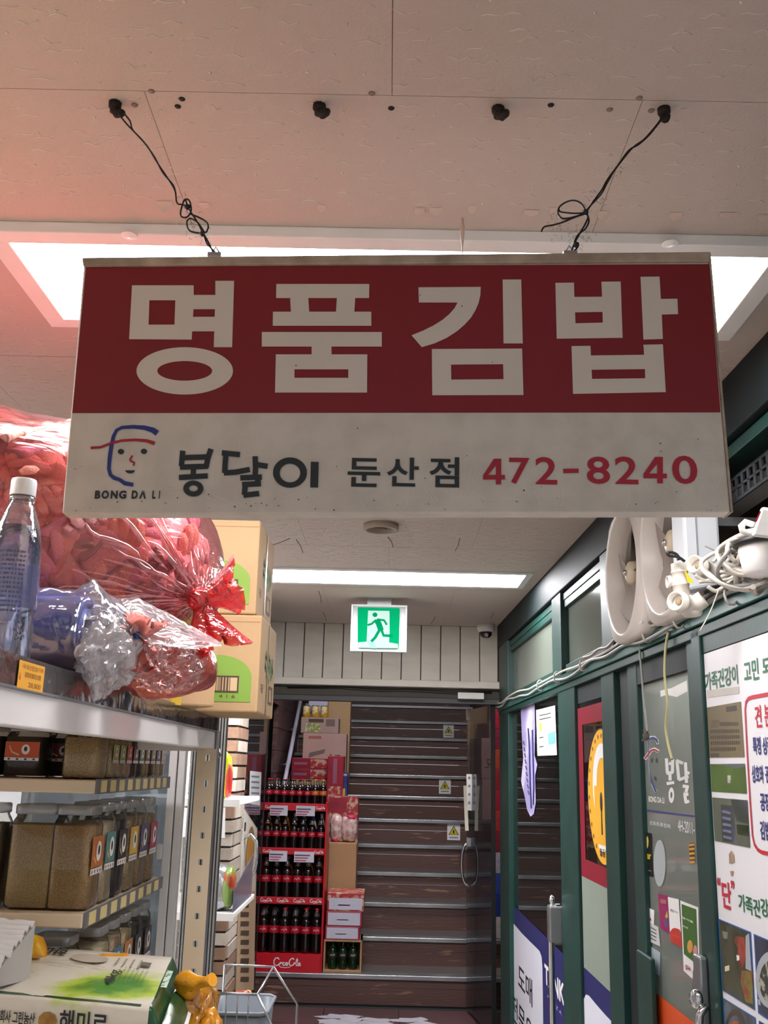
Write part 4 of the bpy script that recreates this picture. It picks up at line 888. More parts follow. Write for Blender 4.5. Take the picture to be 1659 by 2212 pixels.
for q, r_, mt in ((rail(1, 1.774, .022), .0048, CG), (rail(2, 1.792, .020), .0044, CW), (rail(3, 1.800, .026, .9, 3.4), .0046, mat('brown grey cable', '#857a6f', .5)), (rail(4, 1.812, .012, .9, 2.2, .004), .005, CBK), (rail(5, 1.79, .032, .9, 2.4, .004), .004, CBK)):
    mesh('cable', G().tube(smooth(q), r_, 7), mt, t)
for k, s in enumerate((3.42, 3.9, 4.3, 2.62, 2.35, 2.0)):
    mesh('tie', G().tube([W(s, 1.780+.022*math.sin(a), .021+.014*math.cos(a)) for a in [2*PI*i/10 for i in range(10)]], .003, 5, closed=True), CW, t)
cable('cord', 'grey hanging cord with a dusty frayed end in front of the near glass door', [P(x, y, X=.685) for x, y in ((1392, 1372), (1382, 1400), (1386, 1450), (1390, 1510), (1396, 1560), (1398, 1580))], .0032, CG, 'cord')
single('dust_clump', G().lathe([(0, 0), (.008, .004), (.010, .014), (.006, .022), (.008, .028), (0, .034)], P(1396, 1600, X=.685), 8).tube([P(1396, 1592, X=.685), P(1388, 1600, X=.685)], .003, 5), mat('grey dust', '#6b655c', .9, bump=.6, bs=200), 'grey dusty clump at the end of the hanging grey cord', 'dust')
cable('cord', 'pale yellow cord hanging beside the grey one in front of the near glass door', [P(x, y, X=.685) for x, y in ((1444, 1365), (1438, 1400), (1436, 1460), (1442, 1520), (1438, 1570), (1444, 1610), (1452, 1640))], .0034, mat('pale yellow cord', '#c6bf8c', .5), 'cord')
cable('wire_stub', 'thin stiff grey wire pointing out from the cable bundle by the metal box', [P(x, y, Y=1.95) for x, y in ((1522, 1179), (1545, 1190), (1568, 1204))], .0015, CG, 'wire')
cable('wire_stub', 'thin white wire hanging down over the green rail below the sockets', [P(x, y, Y=1.95) for x, y in ((1553, 1272), (1535, 1320), (1512, 1363))], .0014, CW, 'wire')
cable('wire_loop', 'black loop of flat cable above the upright lamp socket', [P(*z6(x, y), Y=1.97) for x, y in ((930, 620), (870, 580), (800, 570), (775, 545), (815, 540), (860, 560), (880, 595), (860, 600))], .003, CBK, 'wire')
r = random.Random(3)
t = thing('cable_tangle', 'tangle of dirty white cables between the lamp sockets and the white junction device', 'cables', P(*z6(1470, 610), Y=1.78))
for k in range(12):
    c = P(*z6(1470, 610), Y=1.78); x, y, z = c; pts = []
    ph = r.uniform(0, 6); ra, rb = r.uniform(.03, .07), r.uniform(.02, .045); cx, cz = x+r.uniform(-.03, .05), z+r.uniform(-.03, .02)
    for i in range(9): a = ph+i*.75; pts.append((cx+ra*math.cos(a), y+r.uniform(-.03, .05), cz+rb*math.sin(a)))
    mesh('cable', G().tube(smooth(pts), r.uniform(.003, .0055), 7), CW if k % 3 else CG, t)
for k, q in enumerate((((1020, 740), (1100, 790), (1210, 790), (1330, 770), (1400, 700)), ((1130, 840), (1200, 880), (1260, 850), (1340, 780), (1390, 760)), ((1050, 800), (1180, 780), (1290, 740), (1340, 720)))):
    mesh('cable', G().tube(smooth([P(*z6(x, y), Y=1.96) for x, y in q]), .0042, 7), CW, t)
t = thing('junction_device', 'white plastic device with a red stripe and black ring above the tangled cables', 'device', P(1645, 1180, Y=1.72))
a = P(*z6(1570, 440), Y=1.72); 
mesh('case', G().hexa([P(*z6(x, y), Y=Y) for Y in (1.66,) for x, y in ((1510, 400), (1760, 430))]+[P(*z6(x, y), Y=1.78) for x, y in ((1760, 430), (1510, 400))]+[P(*z6(x, y), Y=1.66) for x, y in ((1600, 140), (1790, 170))]+[P(*z6(x, y), Y=1.78) for x, y in ((1790, 170), (1600, 140))]), WHITEP, t, bevel=.005)
mesh('red_stripe', G().add([P(*z6(x, y), Y=1.655) for x, y in ((1545, 260), (1590, 175), (1598, 185), (1560, 275))], [(0, 1, 2, 3)]), REDI, t)
mesh('black_ring', G().tube([tuple(Vector(P(*z6(1600, 450), Y=1.72))+Vector((.045*math.cos(q), .045*math.sin(q), .004*math.cos(q)))) for q in [2*PI*i/20 for i in range(20)]], .006, 8, closed=True), BLACK, t)
mesh('lug', G().tube([P(*z6(x, y), Y=1.70) for x, y in ((1530, 300), (1460, 275), (1425, 310), (1435, 355), (1480, 365), (1540, 350))], .006, 8), WHITEP, t)
mesh('lower_body', G().lathe([(.04, 0), (.042, -.01), (.036, -.05), (.03, -.055), (0, -.055)], P(*z6(1610, 470), Y=1.72), 20), WHITEP, t)
# ================================================================== LEFT: RACK
rk = thing('storage_rack', 'beige perforated steel rack with a white front beam and dark price strip', 'rack', (-.75, 1.4, 0))
HOLE, PITCH_ = .0105, .0595
g = G(); xa, xb = -.4612, -.4135; y0, y1 = 2.47, 2.473; hz0 = .955
xc = (xa+xb)/2+.003; n = int(1.45/PITCH_)
g.box(xa, xc-HOLE/2, y0, y1, 0, 1.456).box(xc+HOLE/2, xb, y0, y1, 0, 1.456)
z = 0.0; zs = [1.435-PITCH_*k for k in range(24)]
for k, zt in enumerate(sorted(zs)):
    g.box(xc-HOLE/2, xc+HOLE/2, y0, y1, z, zt-.0068); z = zt+.0068
g.box(xc-HOLE/2, xc+HOLE/2, y0, y1, z, 1.456)
mesh('upright', g, BEIGE, rk); mesh('upright_flange', G().box(xb-.003, xb, 2.473, 2.51, 0, 1.50), STEEL, rk); mesh('upright_flange', G().box(xa, xa+.003, 2.473, 2.51, 0, 1.456), BEIGE, rk)
for x, y in ((-1.16, 2.49), (-1.16, .16), (-.44, .16)): mesh('upright', G().box(x, x+.045, y-.018, y+.018, 0, 1.50), BEIGE, rk)
mesh('front_beam', G().box(-.445, -.42, .15, 2.512, 1.456, 1.4975), RACKW, rk, bevel=.002)
mesh('price_strip', G().box(-.428, -.4185, .15, 2.505, 1.4985, 1.5345), mat('dark price strip', '#3b3a42', .3, var=.15, vs=8), rk)
mesh('strip_cover', G().box(-.4175, -.4168, .15, 2.503, 1.499, 1.534), CLEAR, rk); mesh('strip_lip', G().box(-.419, -.4155, .15, 2.505, 1.4965, 1.4995), mat('grey lip', '#77767a', .3), rk)
mesh('deck', G().box(-1.16, -.429, .15, 2.505, 1.50, 1.53), CARD, rk)
mesh('end_beam', G().box(-1.16, -.45, 2.478, 2.50, 1.45, 1.499), RACKW, rk); mesh('back_beam', G().box(-1.16, -1.13, .15, 2.5, 1.45, 1.4985), RACKW, rk)
mesh('wire_hook', G().tube([P(474, 1618, Y=2.49), P(474, 1626, Y=2.47), P(478, 1632, Y=2.46), P(474, 1637, Y=2.46), P(470, 1632, Y=2.46)], .0016, 6), STEEL, rk)
def rackq(x0, y0, x1, y1): a = P(x0, y0, X=-.4155); b = P(x1, y1, X=-.4155); return a, b
a, b = P(43, 1421, X=-.4155), P(91, 1497, X=-.4155)
t = thing('price_tag', 'yellow price tag reading 28,000 on the dark strip of the rack', 'price tag', (-.4155, (a[1]+b[1])/2, b[2]))
ya, yb, za, zb = a[1], b[1], b[2]+.0, a[2]-.002
mesh('card', G().box(-.4158, -.4152, ya, yb, za, zb), mat('tag yellow', '#e8a838', .5, var=.06), t)
rm = lambda y0, y1, z0, z1: (lambda u, v: (-.415, ya+(yb-ya)*(y0+(y1-y0)*u), za+(zb-za)*(z0+(z1-z0)*v)))
TI = mat('tag ink', '#9a6a28', .6)
text('lettering', '28,000', rm(.4, .9, .06, .28), TI, t, .02); text('lettering', '국내산찹쌀가루', rm(.12, .95, .72, .9), TI, t, .01)
for k in range(14): mesh('bar', G().box(-.4151, -.4149, ya+(yb-ya)*(.25+.045*k), ya+(yb-ya)*(.25+.045*k+random.uniform(.012, .03)), za+(zb-za)*.44, za+(zb-za)*.62), TI, t)
mesh('arrow', G().add([(-.415, ya+(yb-ya)*.04, za+(zb-za)*.3), (-.415, ya+(yb-ya)*.1, za+(zb-za)*.3), (-.415, ya+(yb-ya)*.07, za+(zb-za)*.62)], [(0, 1, 2)]), mat('tag orange', '#d4581e', .5), t)
# water bottle
bx, by, bz = -.470, 1.215, 1.5305
t = thing('water_bottle', 'clear plastic water bottle with a white cap at the edge of the rack top', 'bottle', (bx, by, bz))
mesh('body', G().lathe([(.022, 0), (.029, .004), (.031, .012), (.0305, .05), (.029, .06), (.031, .07), (.0315, .12), (.0305, .145), (.026, .172), (.018, .195), (.0135, .205), (.0135, .215)], (bx, by, bz), 28), film('bottle plastic', '#f2f4f8', '#c8cdd8', .05, .05, .15, 30, gloss=.25), t)
mesh('water', G().lathe([(.020, .003), (.0285, .008), (.0285, .15), (.0225, .172), (0, .172)], (bx, by, bz), 28), film('water', '#dfe4f4', '#aab4d8', .10, .05, 0, gloss=.15), t)
mesh('cap', G().lathe([(.0155, .212), (.0158, .213), (.0158, .231), (.0150, .234), (0, .234)], (bx, by, bz), 28), mat('bottle cap', '#d9dcde', .4), t)
mesh('neck_ring', G().lathe([(.0165, .206), (.0165, .210), (.0135, .2105)], (bx, by, bz), 24), CLEAR, t)
g = G(); 
def lab(u, v): a = -PI*.95+u*PI*1.5; return (bx+.0319*math.cos(a), by+.0319*math.sin(a), bz+.068+.105*v*.5)
mesh('label_film', G().grid(lab, 24, 2), film('label film', '#d5d6ee', '#7f86c4', .22, .2, 0), t)
g = G()
for r_ in range(14):
    for c_ in range(9):
        a = -PI*.62+c_*.13+random.uniform(-.02, .02); b_ = a+random.uniform(.05, .11); zz = bz+.062+.0056*r_
        g.add([(bx+.0322*math.cos(a), by+.0322*math.sin(a), zz), (bx+.0322*math.cos(b_), by+.0322*math.sin(b_), zz), (bx+.0322*math.cos(b_), by+.0322*math.sin(b_), zz+.0024), (bx+.0322*math.cos(a), by+.0322*math.sin(a), zz+.0024)], [(0, 1, 2, 3)])
o = mesh('small_print', g, mat('small print', '#50516e', .6), t); o['kind'] = 'stuff'
# ------------------------------------------------------------------ cartons on the rack
ARCH = mat('carton green', '#86ac46', .6, var=.04); CBRN = mat('carton print', '#5b4632', .7); CGRN = mat('brush green', '#5f8a52', .7, var=.3, vs=40)
def carton(label, x0, x1, y0, y1, z0, z1, arch=True, face=True):
    t = thing('cardboard_box', label, 'box', ((x0+x1)/2, (y0+y1)/2, z0))
    mesh('body', G().box(x0, x1, y0, y1, z0, z1), CARD, t, bevel=.004)
    mesh('flap_seam', G().box(x0+.01, x1-.003, y0-.0006, y0+.001, z1-.016, z1-.0145), CARDD, t)
    fy = y0-.0012
    w_ = x1-x0; h = z1-z0
    fm = lambda u, v: (x1-u, fy, z0+v)          # u: distance left of the right edge
    if arch:
        pts = [(.016, .022), (.016, .075)]+[(.016+.075-.075*math.cos(a), .075+.048*math.sin(a)) for a in [PI*i/20 for i in range(1, 20)]]+[(.166, .075), (.166, .022)]
        mesh('arch_print', G().poly([pts], fm), ARCH, t)
        fm2 = lambda u, v: (x1-u, fy-.0006, z0+v)
        mesh('barcode_field', G().poly([[(.043, .042), (.115, .042), (.115, .078), (.043, .078)]], fm2), mat('carton pale', '#dcbf95', .7), t)
        mesh('barcode_frame', G().poly([[(.043, .042), (.115, .042), (.115, .078), (.043, .078)], [(.0465, .0455), (.112, .0455), (.112, .0745), (.0465, .0745)]], lambda u, v: (x1-u, fy-.0012, z0+v)), CBRN, t)
        u = .062
        for k in range(9):
            bw = random.choice((.0015, .0025, .004)); mesh('bar', G().poly([[(u, .0455), (u+bw, .0455), (u+bw, .0745), (u, .0745)]], lambda a, b: (x1-a, fy-.0012, z0+b)), CBRN, t); u += bw+random.choice((.0015, .0025))
        text('digits', '4 1 6', lambda u, v: (x1-.085+.035*u, fy-.0008, z0+.030+.007*v), CBRN, t)
    # right side: brush lettering, tape and a small frame
    sx = x1+.0008; d = y1-y0
    sm_ = lambda a, b: (sx, y0+a*d, z0+b*h)
    for k, q in enumerate(([(.3, .62), (.42, .60)], [(.36, .68), (.34, .46)], [(.45, .66), (.62, .60)], [(.5, .55), (.68, .5)], [(.55, .68), (.56, .42)], [(.66, .64), (.72, .40)], [(.3, .52), (.48, .47)], [(.72, .58), (.86, .5)], [(.8, .66), (.8, .44)], [(.4, .42), (.62, .38)])):
        mesh('brush_stroke', G().poly([stroke(q, .05)], sm_), CGRN, t)
    text('lettering', '가공품', lambda u, v: (sx, y0+d*(.10+.16*u), z0+h*(.22+.09*v)), CBRN, t, .01)
    mesh('code_frame', G().poly([[(.62, .14), (.88, .14), (.88, .34), (.62, .34)], [(.66, .17), (.84, .17), (.84, .31), (.66, .31)]], sm_), CBRN, t)
    mesh('tape', G().poly([[(.46, 0), (.53, 0), (.53, 1), (.46, 1)]], lambda a, b: (sx+.0002, y0+a*d, z0+b*h)), mat('brown tape', '#b0926c', .3), t)
    return t
carton('cardboard box with a green arch print, lower one standing on the rack end', -.60, -.286, 2.2, 2.495, 1.531, 1.744)
carton('cardboard box with a green arch print, stacked on top of the lower one', -.61, -.302, 2.205, 2.49, 1.746, 1.962)
t = thing('cardboard_box', 'cardboard box with red prints turned at an angle behind the plastic bags', 'box', (-.475, 2.06, 1.531), rz=.5)
mesh('body', G().box(-.09, .09, -.10, .10, 0, .20), CARD, t, bevel=.004, local=True)
LR = mat('carton red', '#c4423c', .6)
lt = lambda nm, lp, mt, dd=0: mesh(nm, G().poly([lp], lambda a, b: (a, -.1008-dd, b)), mt, t, local=True)
lt('print_patch', [(-.05, .03), (-.012, .03), (-.012, .05), (-.05, .05)], LR); lt('print_patch', [(-.05, .058), (-.012, .058), (-.012, .105), (-.05, .105)], LR); lt('print_patch', [(-.045, .11), (-.012, .11), (-.012, .135), (-.045, .135)], LR)
lt('yellow_tape', [(.0, 0), (.022, 0), (.022, .2), (.0, .2)], mat('yellow tape', '#d9b83a', .35))
lt('code_frame', [(.034, .04), (.08, .04), (.08, .085), (.034, .085)], CBRN); lt('code_field', [(.038, .045), (.076, .045), (.076, .08), (.038, .08)], mat('code grey', '#a09377', .6), .0005)
for k in range(4): lt('red_print', [(.03+.013*k, .10), (.04+.013*k, .10), (.04+.013*k, .165), (.03+.013*k, .165)], LR)
# ------------------------------------------------------------------ red bag of gloves
BC = Vector((-.80, 1.73, 1.762)); BRX, BRY, BRZ = .485, .37, .245
KN = Vector(P(432, 1296, Y=1.56))
def bag_pt(u, v, k=1.0, knot=True):
    th = PI*(v-.5); ph = 2*PI*u
    c, s = math.cos(th), math.sin(th); e = .8
    f = lambda x: math.copysign(abs(x)**e, x)
    p = BC+Vector((BRX*k*f(c)*f(math.cos(ph)), BRY*k*f(c)*f(math.sin(ph)), BRZ*k*f(s)))
    p.z = max(p.z, 1.533+.004*k) if p.x < -.42 else p.z
    n = noise.noise(p*6)*.016+noise.noise(p*17)*.006; p += (p-BC).normalized()*n*(1 if k == 1 else .5)
    if knot:
        d = (p-KN).length; wgt = max(0, 1-d/.26)**1.6
        rip = math.sin(math.atan2(p.z-KN.z, p.y-KN.y)*13)*.008*wgt*(1 if d > .02 else 0)
        p = p.lerp(KN, min(1, wgt*1.05))+(p-BC).normalized()*rip
    p.z = max(p.z, 1.534) if p.x < -.42 else p.z
    return p
RED = film('red film', '#ffe4e6', '#f98a92', .09, .16, .35, 9, gloss=.10, facing=.16, stretch=(1, 1, 3), transl=.4)
REDD = film('red film gathered', '#ff9088', '#ee2f36', .62, .18, .6, 30, gloss=.3, facing=.3, transl=.4)
bag = thing('glove_bag', 'big transparent red plastic bag tied shut and full of work gloves', 'bag', (BC.x, BC.y, 1.533))
mesh('film', G().grid(lambda i, j: bag_pt(j, i), 60, 110, wrap=True), RED, bag)
def flare(kn, dirv, side, L, spread, n, seed, w0=.012):
    d = Vector(dirv).normalized(); s1 = Vector(side).normalized(); s2 = d.cross(s1)
    def f(i, j):
        a = 2*PI*j; wv = w0+spread*i**1.3
        rp = 1+.45*math.sin(5*a+seed)*i+.25*math.sin(11*a+seed*2)*i
        p = Vector(kn)+d*(L*i*(1+.18*math.sin(3*a+seed)*i))+s1*(wv*math.cos(a)*rp)+s2*(wv*.35*math.sin(a)*rp)
        return p
    return G().grid(f, 10, n, wrap=True)
mesh('knot', G().lathe([(.012, -.012), (.02, -.006), (.021, .004), (.014, .012), (.01, .016)], KN, 14, ax=(.5, -.6, .1)), REDD, bag)
mesh('tail', flare(KN, (.85, -.25, .28), (-.3, 0, 1), .062, .020, 40, 1), REDD, bag)
mesh('tail', flare(KN, (.35, -.35, -.8), (1, 0, .3), .085, .026, 40, 2.2), REDD, bag)
low = Vector(P(352, 1436, Y=1.60))
def lowf(i, j):
    th = PI*(i-.5); ph = 2*PI*j; p = low+Vector((.085*math.cos(th)*math.cos(ph), .11*math.cos(th)*math.sin(ph), .052*math.sin(th))); p += (p-low).normalized()*noise.noise(p*22)*.012; 
    if p.x < -.412: p.z = max(p.z, 1.536)
    return p
mesh('sagging_fold', G().grid(lowf, 24, 36, wrap=True), film('red film fold', '#ffa59a', '#e0604e', .5, .2, .5, 24, gloss=.22, transl=.4), bag)
# film gathered in pleats that run to the knot
def shown(k, knot, nu, nv):
    pts, px = [], []
    for i in range(nu):
        for j in range(nv):
            p = bag_pt(j/nv, (i+.5)/nu, k, knot); nrm = Vector(((p.x-BC.x)/BRX**2, (p.y-BC.y)/BRY**2, (p.z-BC.z)/BRZ**2)).normalized()
            if nrm.dot((Vector((0, 0, EYE))-p).normalized()) < -.02: continue
            d = RB @ np.array([p.x, p.y, p.z-EYE]); pts.append((p, nrm)); px.append((829.5+F*d[0]/d[2], 1106-F*d[1]/d[2]))
    return pts, np.array(px)
SPT, SPX = shown(1.0, True, 70, 150)
gp = G(); rg = random.Random(5)
for k in range(46):
    a = rg.uniform(PI*.42, PI*1.22); L0 = rg.uniform(60, 330) if PI*.62 < a < PI*1.08 else rg.uniform(50, 150); wd = rg.uniform(.0015, .0055)
    tx, ty_ = 432+L0*math.cos(a), 1296-L0*math.sin(a)*.85
    st_ = rg.uniform(.0, .5) if L0 > 170 else .05
    line = []
    for q in range(9):
        u = st_+(1-st_)*q/8; x_, y_ = 432+(tx-432)*u, 1296+(ty_-1296)*u+14*math.sin(u*3+k)*u
        e = np.argmin(((SPX-np.array([x_, y_]))**2).sum(1)); p, nrm = SPT[e]; line.append((p+nrm*.004, nrm))
    if (line[0][0]-line[-1][0]).length > .45: continue
    sm3 = [line[max(0, i-1)][0]*.25+line[i][0]*.5+line[min(8, i+1)][0]*.25 for i in range(9)]
    vs = []
    for i in range(9):
        t_ = (sm3[min(8, i+1)]-sm3[max(0, i-1)]); b_ = t_.cross(line[i][1]); b_ = b_.normalized() if b_.length > 1e-8 else Vector((0, 0, 1)); h_ = wd*math.sin(PI*(i+.6)/9.4)
        vs += [sm3[i]-b_*h_, sm3[i]+line[i][1]*h_*.9, sm3[i]+b_*h_]
    gp.add(vs, [(3*i+c, 3*i+c+1, 3*i+4+c, 3*i+3+c) for i in range(8) for c in (0, 1)], True)
o = mesh('gathers', gp, film('red film pleat', '#ffd2d2', '#fc8088', .22, .10, 0, gloss=.34, facing=.5, transl=.4), bag); o['kind'] = 'stuff'
# filling behind the gloves one can see, then the gloves
o = mesh('packed_gloves', G().grid(lambda i, j: (lambda p: p+(p-BC).normalized()*(.02*noise.noise(p*26)-.012))(bag_pt(j, i, .86, False)), 46, 80, wrap=True), mat('packed glove cloth', '#e09a8c', .9, bump=.5, bs=60, var=.35, vs=22), bag); o['kind'] = 'stuff'
GLV = mat('glove cloth', '#ffffff', .9, bump=.45, bs=260, var=.12, vs=20, obrand=['#f0a48e', '#ec9a88', '#f0acae', '#ea9484', '#f3b195', '#e89ca8'])
CUF = mat('glove cuff', '#ffffff', .9, bump=.5, bs=160, var=.3, vs=50, obrand=['#e89ab0', '#e0958a', '#f0ac96', '#cc7880'])
HEM = mat('glove hem', '#a8716c', .9)
def glove_proto(curl):
    g = G(); 
    g.lathe([(0, -.048), (.032, -.045), (.036, -.03), (.041, -.005), (.041, .02), (.037, .034), (.02, .042), (0, .044)], (0, 0, 0), 14, ax=(0, 1, 0), squash=.34)
    me = []
    for k, (x, l) in enumerate(((-.029, .05), (-.010, .062), (.010, .058), (.028, .044))):
        pts = [(x*.9, .03, 0), (x*1.05, .045+l*.35, .003), (x*1.12, .04+l*.75, .002-curl*.012), (x*1.15, .04+l, -.004-curl*.02)]
        g.tube(pts, [.0105, .0115, .011, .006], 8)
    g.tube([(.030, -.018, 0), (.050, .002, .002), (.060, .022, 0), (.063, .036, -.004)], [.012, .0125, .0115, .006], 8)
    c = G().lathe([(.030, -.042), (.031, -.05), (.0285, -.06), (.030, -.075), (.032, -.092), (.030, -.094), (.0, -.09)], (0, 0, 0), 16, ax=(0, 1, 0), squash=.34)
    h = G().lathe([(.0325, -.090), (.0335, -.093), (.0325, -.097), (.028, -.096)], (0, 0, 0), 16, ax=(0, 1, 0), squash=.36)
    return g, c, h
# squash in lathe runs along the second axis; build the three kinds once and copy them
protos = []
for k, curl in enumerate((.2, .9, -.5)):
    t = thing('work_glove', 'orange pink knitted work glove packed inside the red plastic bag', 'glove', (0, 0, 0), 'gloves inside the red bag')
    g, c, h = glove_proto(curl)
    # flatten hand thickness: keep z small
    g.v = [(x, y, z*.8) for x, y, z in g.v]
    mesh('hand', g, GLV, t, local=True); mesh('cuff', c, CUF, t, local=True)
    if k != 1: mesh('hem', h, HEM, t, local=True)
    protos.append(t)
rr = random.Random(11); placed = []; used = 0; tries = 0
GT = [(150, 1085), (110, 1175), (60, 1130), (200, 1120), (250, 1140), (300, 1130), (90, 1230), (150, 1210), (210, 1190), (270, 1200), (330, 1180), (380, 1160), (390, 1230), (340, 1240), (290, 1270), (230, 1260), (180, 1275), (120, 1280), (70, 1270), (400, 1130), (60, 1060), (100, 1020), (30, 1000), (60, 960), (110, 975), (20, 940), (350, 1290), (400, 1280), (250, 1310), (300, 1320), (430, 1200), (440, 1150), (150, 1140), (40, 1200), (200, 1150), (330, 1140), (120, 1060), (20, 1100), (290, 1160), (370, 1200), (250, 1230), (160, 1240), (310, 1215), (410, 1250), (60, 1020), (130, 1010)]
grid_pts = [(bag_pt(j/90, i/46, .90, False)) for i in range(3, 44) for j in range(90)]
grid_px = []
CAMV = Vector((0, 0, EYE))
for p in grid_pts:
    d = RB @ np.array([p.x, p.y, p.z-EYE]); nrm = (p-BC); nrm = Vector((nrm.x/BRX**2, nrm.y/BRY**2, nrm.z/BRZ**2)).normalized()
    grid_px.append((829.5+F*d[0]/d[2], 1106-F*d[1]/d[2], nrm) if nrm.dot((CAMV-p).normalized()) > .05 else None)
for k, (px, py) in enumerate(GT):
    best = None
    for p, q in zip(grid_pts, grid_px):
        if q is None: continue
        e = (q[0]-px)**2+(q[1]-py)**2
        if best is None or e < best[0]: best = (e, p, q[2])
    if best[0] > 2500: continue
    p, nrm = best[1], best[2]
    src = protos[k % 3]; o = src if used < 3 and k == used else dup(src, (0, 0, 0)); used += 1
    zax = nrm; tan = Vector((rr.uniform(-1, 1), rr.uniform(-1, 1), rr.uniform(-1, 1))); xax = tan.cross(zax).normalized(); yax = zax.cross(xax)
    zax2 = (zax+xax*rr.uniform(-.35, .35)+yax*rr.uniform(-.3, .3)).normalized(); xax = (yax.cross(zax2)).normalized(); yax = zax2.cross(xax)
    sc = rr.uniform(.78, .95); M_ = Matrix((xax*sc, yax*sc, zax2*sc)).transposed().to_4x4(); M_.translation = p+nrm*rr.uniform(-.004, .010)
    o.matrix_world = M_
    o.location, o.rotation_euler, o.scale = M_.to_translation(), M_.to_euler(), M_.to_scale()
# ------------------------------------------------------------------ blue roll in a clear bag
A0, A1 = Vector((-.70, 1.36, 1.590)), Vector(P(185, 1402, Y=1.37)); A1.z = 1.590
t = thing('blue_roll', 'roll of blue sheeting inside the clear plastic bag', 'roll', tuple((A0+A1)/2-Vector((0, 0, .05))))
ax = (A1-A0).normalized(); Lr = (A1-A0).length
mesh('roll', G().lathe([(0, 0), (.05, 0), (.051, .002), (.051, Lr-.002), (.05, Lr), (.042, Lr), (.042, Lr-.004), (.034, Lr-.004), (.034, Lr), (.02, Lr), (.018, Lr-.02), (0, Lr-.02)], A0, 32, ax=tuple(ax)), mat('blue sheeting', '#2f47ad', .5, bump=.25, bs=18, var=.3, vs=14), t)
KC = Vector(P(300, 1384, Y=1.36))
bag2 = thing('clear_bag', 'clear plastic bag wrapped round the blue roll and tied with a red tie', 'bag', (A1.x, A1.y, 1.535))
B0 = A0-ax*.02
def cb(i, j):
    a = 2*PI*j; s = i
    c0 = B0+(A1-B0)*min(1, s/.62) if s < .62 else A1.lerp(KC, (s-.62)/.38)
    r = .060 if s < .62 else .060*(1-(s-.62)/.38)**.75+.008
    if s < .04: r *= s/.04+.01
    r *= 1+.14*math.sin(s*9)*.5
    wr = noise.noise(Vector((s*9, math.cos(a)*2.2, math.sin(a)*2.2)))*.009+noise.noise(Vector((s*22, math.cos(a)*5, math.sin(a)*5)))*.004+math.sin(a*9+s*20)*.003*(max(0, s-.6)/.4)
    p = c0+Vector((0, -1, 0))*((r+wr)*math.cos(a))+Vector((0, 0, 1))*((r+wr)*math.sin(a)*(1.02 if s < .6 else 1.15))
    if p.x < -.412: p.z = max(p.z, 1.5335)
    return p
CLB = film('clear bag film', '#f6f6fa', '#eeeef4', .10, .12, .5, 14, gloss=.26, facing=.34)
mesh('film', G().grid(cb, 60, 72, wrap=True), CLB, bag2)
def drape(top, bot, y0, y1, seed, amp=.010, n=40, m=12, bow=.02):
    def at(pts, u):
        k = u*(len(pts)-1); a = min(int(k), len(pts)-2); f_ = k-a; return (pts[a][0]+(pts[a+1][0]-pts[a][0])*f_, pts[a][1]+(pts[a+1][1]-pts[a][1])*f_)
    def f(u, v):
        a, b = at(top, u), at(bot, u); px, py = a[0]+(b[0]-a[0])*v, a[1]+(b[1]-a[1])*v
        p = Vector(P(px, py, Y=y0+(y1-y0)*v-bow*math.sin(PI*v)))
        nn = noise.noise(Vector((u*9+seed, v*3, 0)))*amp+noise.noise(Vector((u*26, v*7+seed, 1)))*amp*.5+math.sin(v*26+u*9+seed)*amp*.16
        return p+Vector((.15*nn, -nn, .35*nn))
    return G().grid(f, n, m)
WFILM = film('white crumpled film', '#f6f4f6', '#f3eff2', .42, .13, .75, 30, gloss=.32, facing=.36)
mesh('drape', drape([(45, 1284), (130, 1280), (220, 1287), (300, 1292), (350, 1318), (410, 1352), (476, 1386)], [(40, 1335), (120, 1342), (200, 1338), (262, 1345), (322, 1392), (400, 1402), (479, 1397)], 1.47, 1.345, 1.0), WFILM, bag2)
def crump(c, rad, seed, amp):
    c = Vector(c)
    def f(i, j):
        th = PI*(i-.5); ph = 2*PI*j; d = Vector((math.cos(th)*math.cos(ph), math.cos(th)*math.sin(ph), math.sin(th)))
        q = 1+amp*noise.noise(d*2.4+Vector((seed, 0, 0)))+amp*.7*abs(noise.noise(d*5+Vector((0, seed, 0))))-amp*.3
        p = c+Vector((d.x*rad[0], d.y*rad[1], d.z*rad[2]))*q
        if p.x < -.412: p.z = max(p.z, 1.5335)
        return p
    return G().grid(f, 30, 44, wrap=True, smooth=False)
mesh('crumpled_end', crump(P(236, 1416, Y=1.345), (.040, .050, .052), 3, .34), film('white crumpled end', '#fbf9fa', '#fbf8f9', .36, .16, .5, 26, gloss=.36, facing=.36, transl=.3), bag2)
mesh('right_lobe', crump(P(362, 1442, Y=1.42), (.048, .045, .038), 7, .3), film('clear pink lobe', '#f3cfc9', '#d98f88', .2, .13, .7, 26, gloss=.34, facing=.36), bag2)
mesh('ruffle', flare(KC, (.35, -.55, .75), (1, 0, -.2), .034, .016, 36, 1.2, .008), film('pink ruffle', '#f6b4a8', '#f0a094', .6, .2, .6, 30, gloss=.25), bag2)
mesh('ruffle', flare(KC, (-.25, -.55, .7), (1, 0, .3), .028, .014, 36, 4.2, .008), film('pink ruffle', '#f6b4a8', '#f0a094', .6), bag2)
mesh('ruffle', flare(KC, (.15, -.45, -.9), (1, 0, .1), .045, .014, 36, 2.6, .008), film('red ruffle', '#f09080', '#d9604e', .55, .2, .6, 30, gloss=.25), bag2)
mesh('tie', G().tube([KC+Vector((.0, .012*math.cos(a), .016*math.sin(a))) for a in [2*PI*i/14 for i in range(14)]], .004, 7, closed=True), mat('blue tie', '#23408f', .4), bag2)
